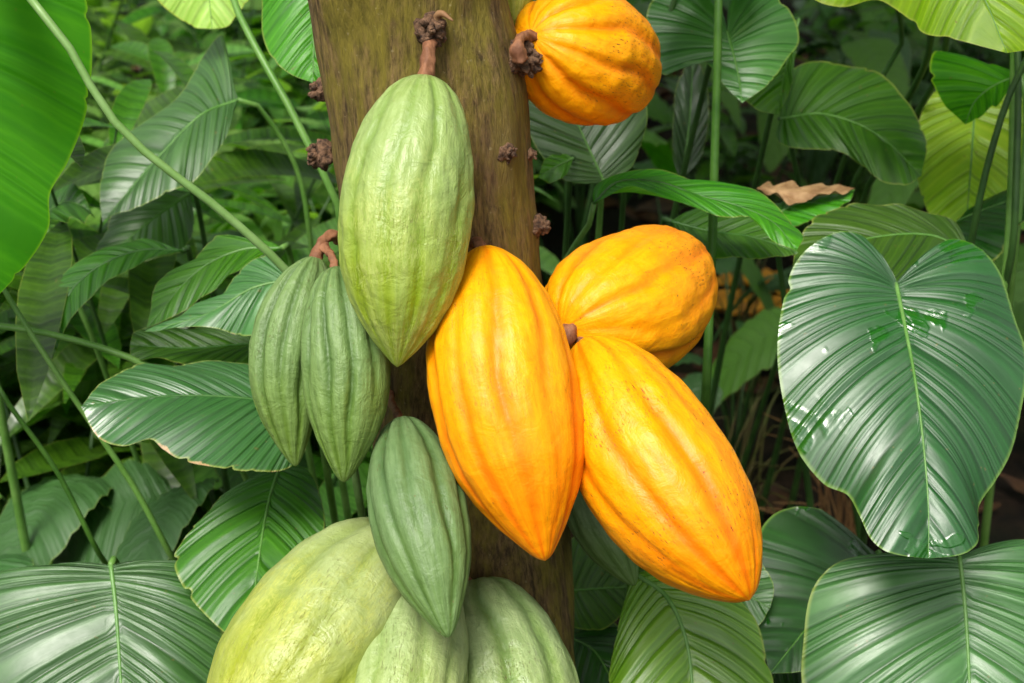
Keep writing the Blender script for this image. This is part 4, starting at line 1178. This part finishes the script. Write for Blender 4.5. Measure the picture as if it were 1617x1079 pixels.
# tufts of dry grass on the dark soil right of the pods
for i, (tx, ty) in enumerate([(0.33, 2.05), (0.47, 1.95), (0.41, 2.55)]):
    r = random.Random(70 + i)
    e = empty('dry_grass_tuft', 'tuft of thin brown dry grass on the dark soil, ' + ['nearest to the orange pods', 'furthest right', 'furthest back'][i], 'grass tuft', 'dry grass tufts on the soil')
    V, F = [], []
    for k in range(26):
        an = r.uniform(0, 6.28); h_ = r.uniform(.12, .34); o_ = r.uniform(.03, .2)
        p = [np.array([r.gauss(0, .03), r.gauss(0, .03), -.01]), np.array([math.cos(an) * o_ * .4, math.sin(an) * o_ * .4, h_ * .7]), np.array([math.cos(an) * o_, math.sin(an) * o_, h_ * r.uniform(.6, 1)])]
        v, f, _u = tube_data(np.array(p), [.0022, .0016, .0006], 5, 12)
        b0 = len(V); V += v; F += [tuple(b0 + q for q in ff) for ff in f]
    mesh_obj('blades', V, F, M['stalk_brown'] if i != 1 else M['dry_grass'], e)
    e.location = (tx, ty, 0)

# leaf litter
def litter(name, n, mat, xr, yr, ln, seed, label):
    V, F, U = [], [], []
    r = random.Random(seed)
    for i in range(n):
        x, y = r.uniform(*xr), r.uniform(*yr)
        a_ = r.uniform(0, 6.28)
        L_, W_ = r.uniform(*ln), r.uniform(.018, .04)
        b0 = len(V)
        curl = r.uniform(0.1, 0.5)
        z0 = r.uniform(0.02, 0.05)
        tl = r.uniform(-.3, .3)
        for k in range(8):
            t = k / 7
            ww = W_ * math.sin(math.pi * (0.04 + 0.93 * t))**0.8
            for j in range(-2, 3):
                v = j / 2
                lx, ly = (t - .5) * L_, ww * v
                lz = z0 + curl * ww * v * v + 0.25 * L_ * tl * (t - .5) + 0.012 * mn.noise(Vector((t * 4 + i, v * 2, 0))) + 0.1 * L_ * (2 * t - 1)**2
                V.append((x + lx * math.cos(a_) - ly * math.sin(a_), y + lx * math.sin(a_) + ly * math.cos(a_), lz))
        for k in range(7):
            for j in range(4):
                F.append((b0 + k * 5 + j, b0 + k * 5 + j + 1, b0 + k * 5 + j + 6, b0 + k * 5 + j + 5))
    return tag(mesh_obj(name, V, F, M[mat]), label, 'leaf litter', kind='stuff')


litter('leaf_litter', 900, 'litter', (-2.2, 2.4), (1.2, 5.0), (.08, .2), 3, 'brown fallen leaves littering the shaded soil')


def fallen(label, x, y, yaw, ln, wd, z=0.05):
    V = []
    e = []
    for k in range(14):
        t = k / 13
        ww = wd * math.sin(math.pi * (0.03 + 0.94 * t))**0.8
        for j in range(-4, 5):
            v = j / 4
            lx, ly = (t - .5) * ln, ww * v
            lz = z + .45 * ww * v * v + 0.006 * math.sin(t * 40) * abs(v) + 0.10 * ln * (2 * t - 1)**2 + .01 * mn.noise(Vector((t * 5 + x * 9, v * 2, y)))
            V.append((lx, ly, lz))
    F = [(k * 9 + j, k * 9 + j + 1, k * 9 + j + 10, k * 9 + j + 9) for k in range(13) for j in range(8)]
    o = mesh_obj('fallen_leaf', V, F, M['litter_gold'])
    o.location = (x, y, 0)
    o.rotation_euler = (0, 0, yaw)
    return tag(o, label, 'fallen leaf', 'golden fallen leaves on the soil')


def on_ground(px, py, z=0.04):
    a = _P(px, py, 1.0) - CAM
    t = (CAM[2] - z) / -a[2]
    return CAM + a * t


for i, (px, py, yw, ln, wd) in enumerate([(1180, 458, 0.3, .15, .04), (1228, 472, -0.5, .16, .045), (1165, 500, -0.1, .22, .05), (1215, 508, 0.2, .16, .04)]):
    g_ = on_ground(px, py)
    fallen('golden fallen leaf on the soil beside the tall stalk, ' + ['upper left', 'upper right', 'lower left', 'lower right'][i] + ' of the four', g_[0], g_[1], yw, ln, wd)
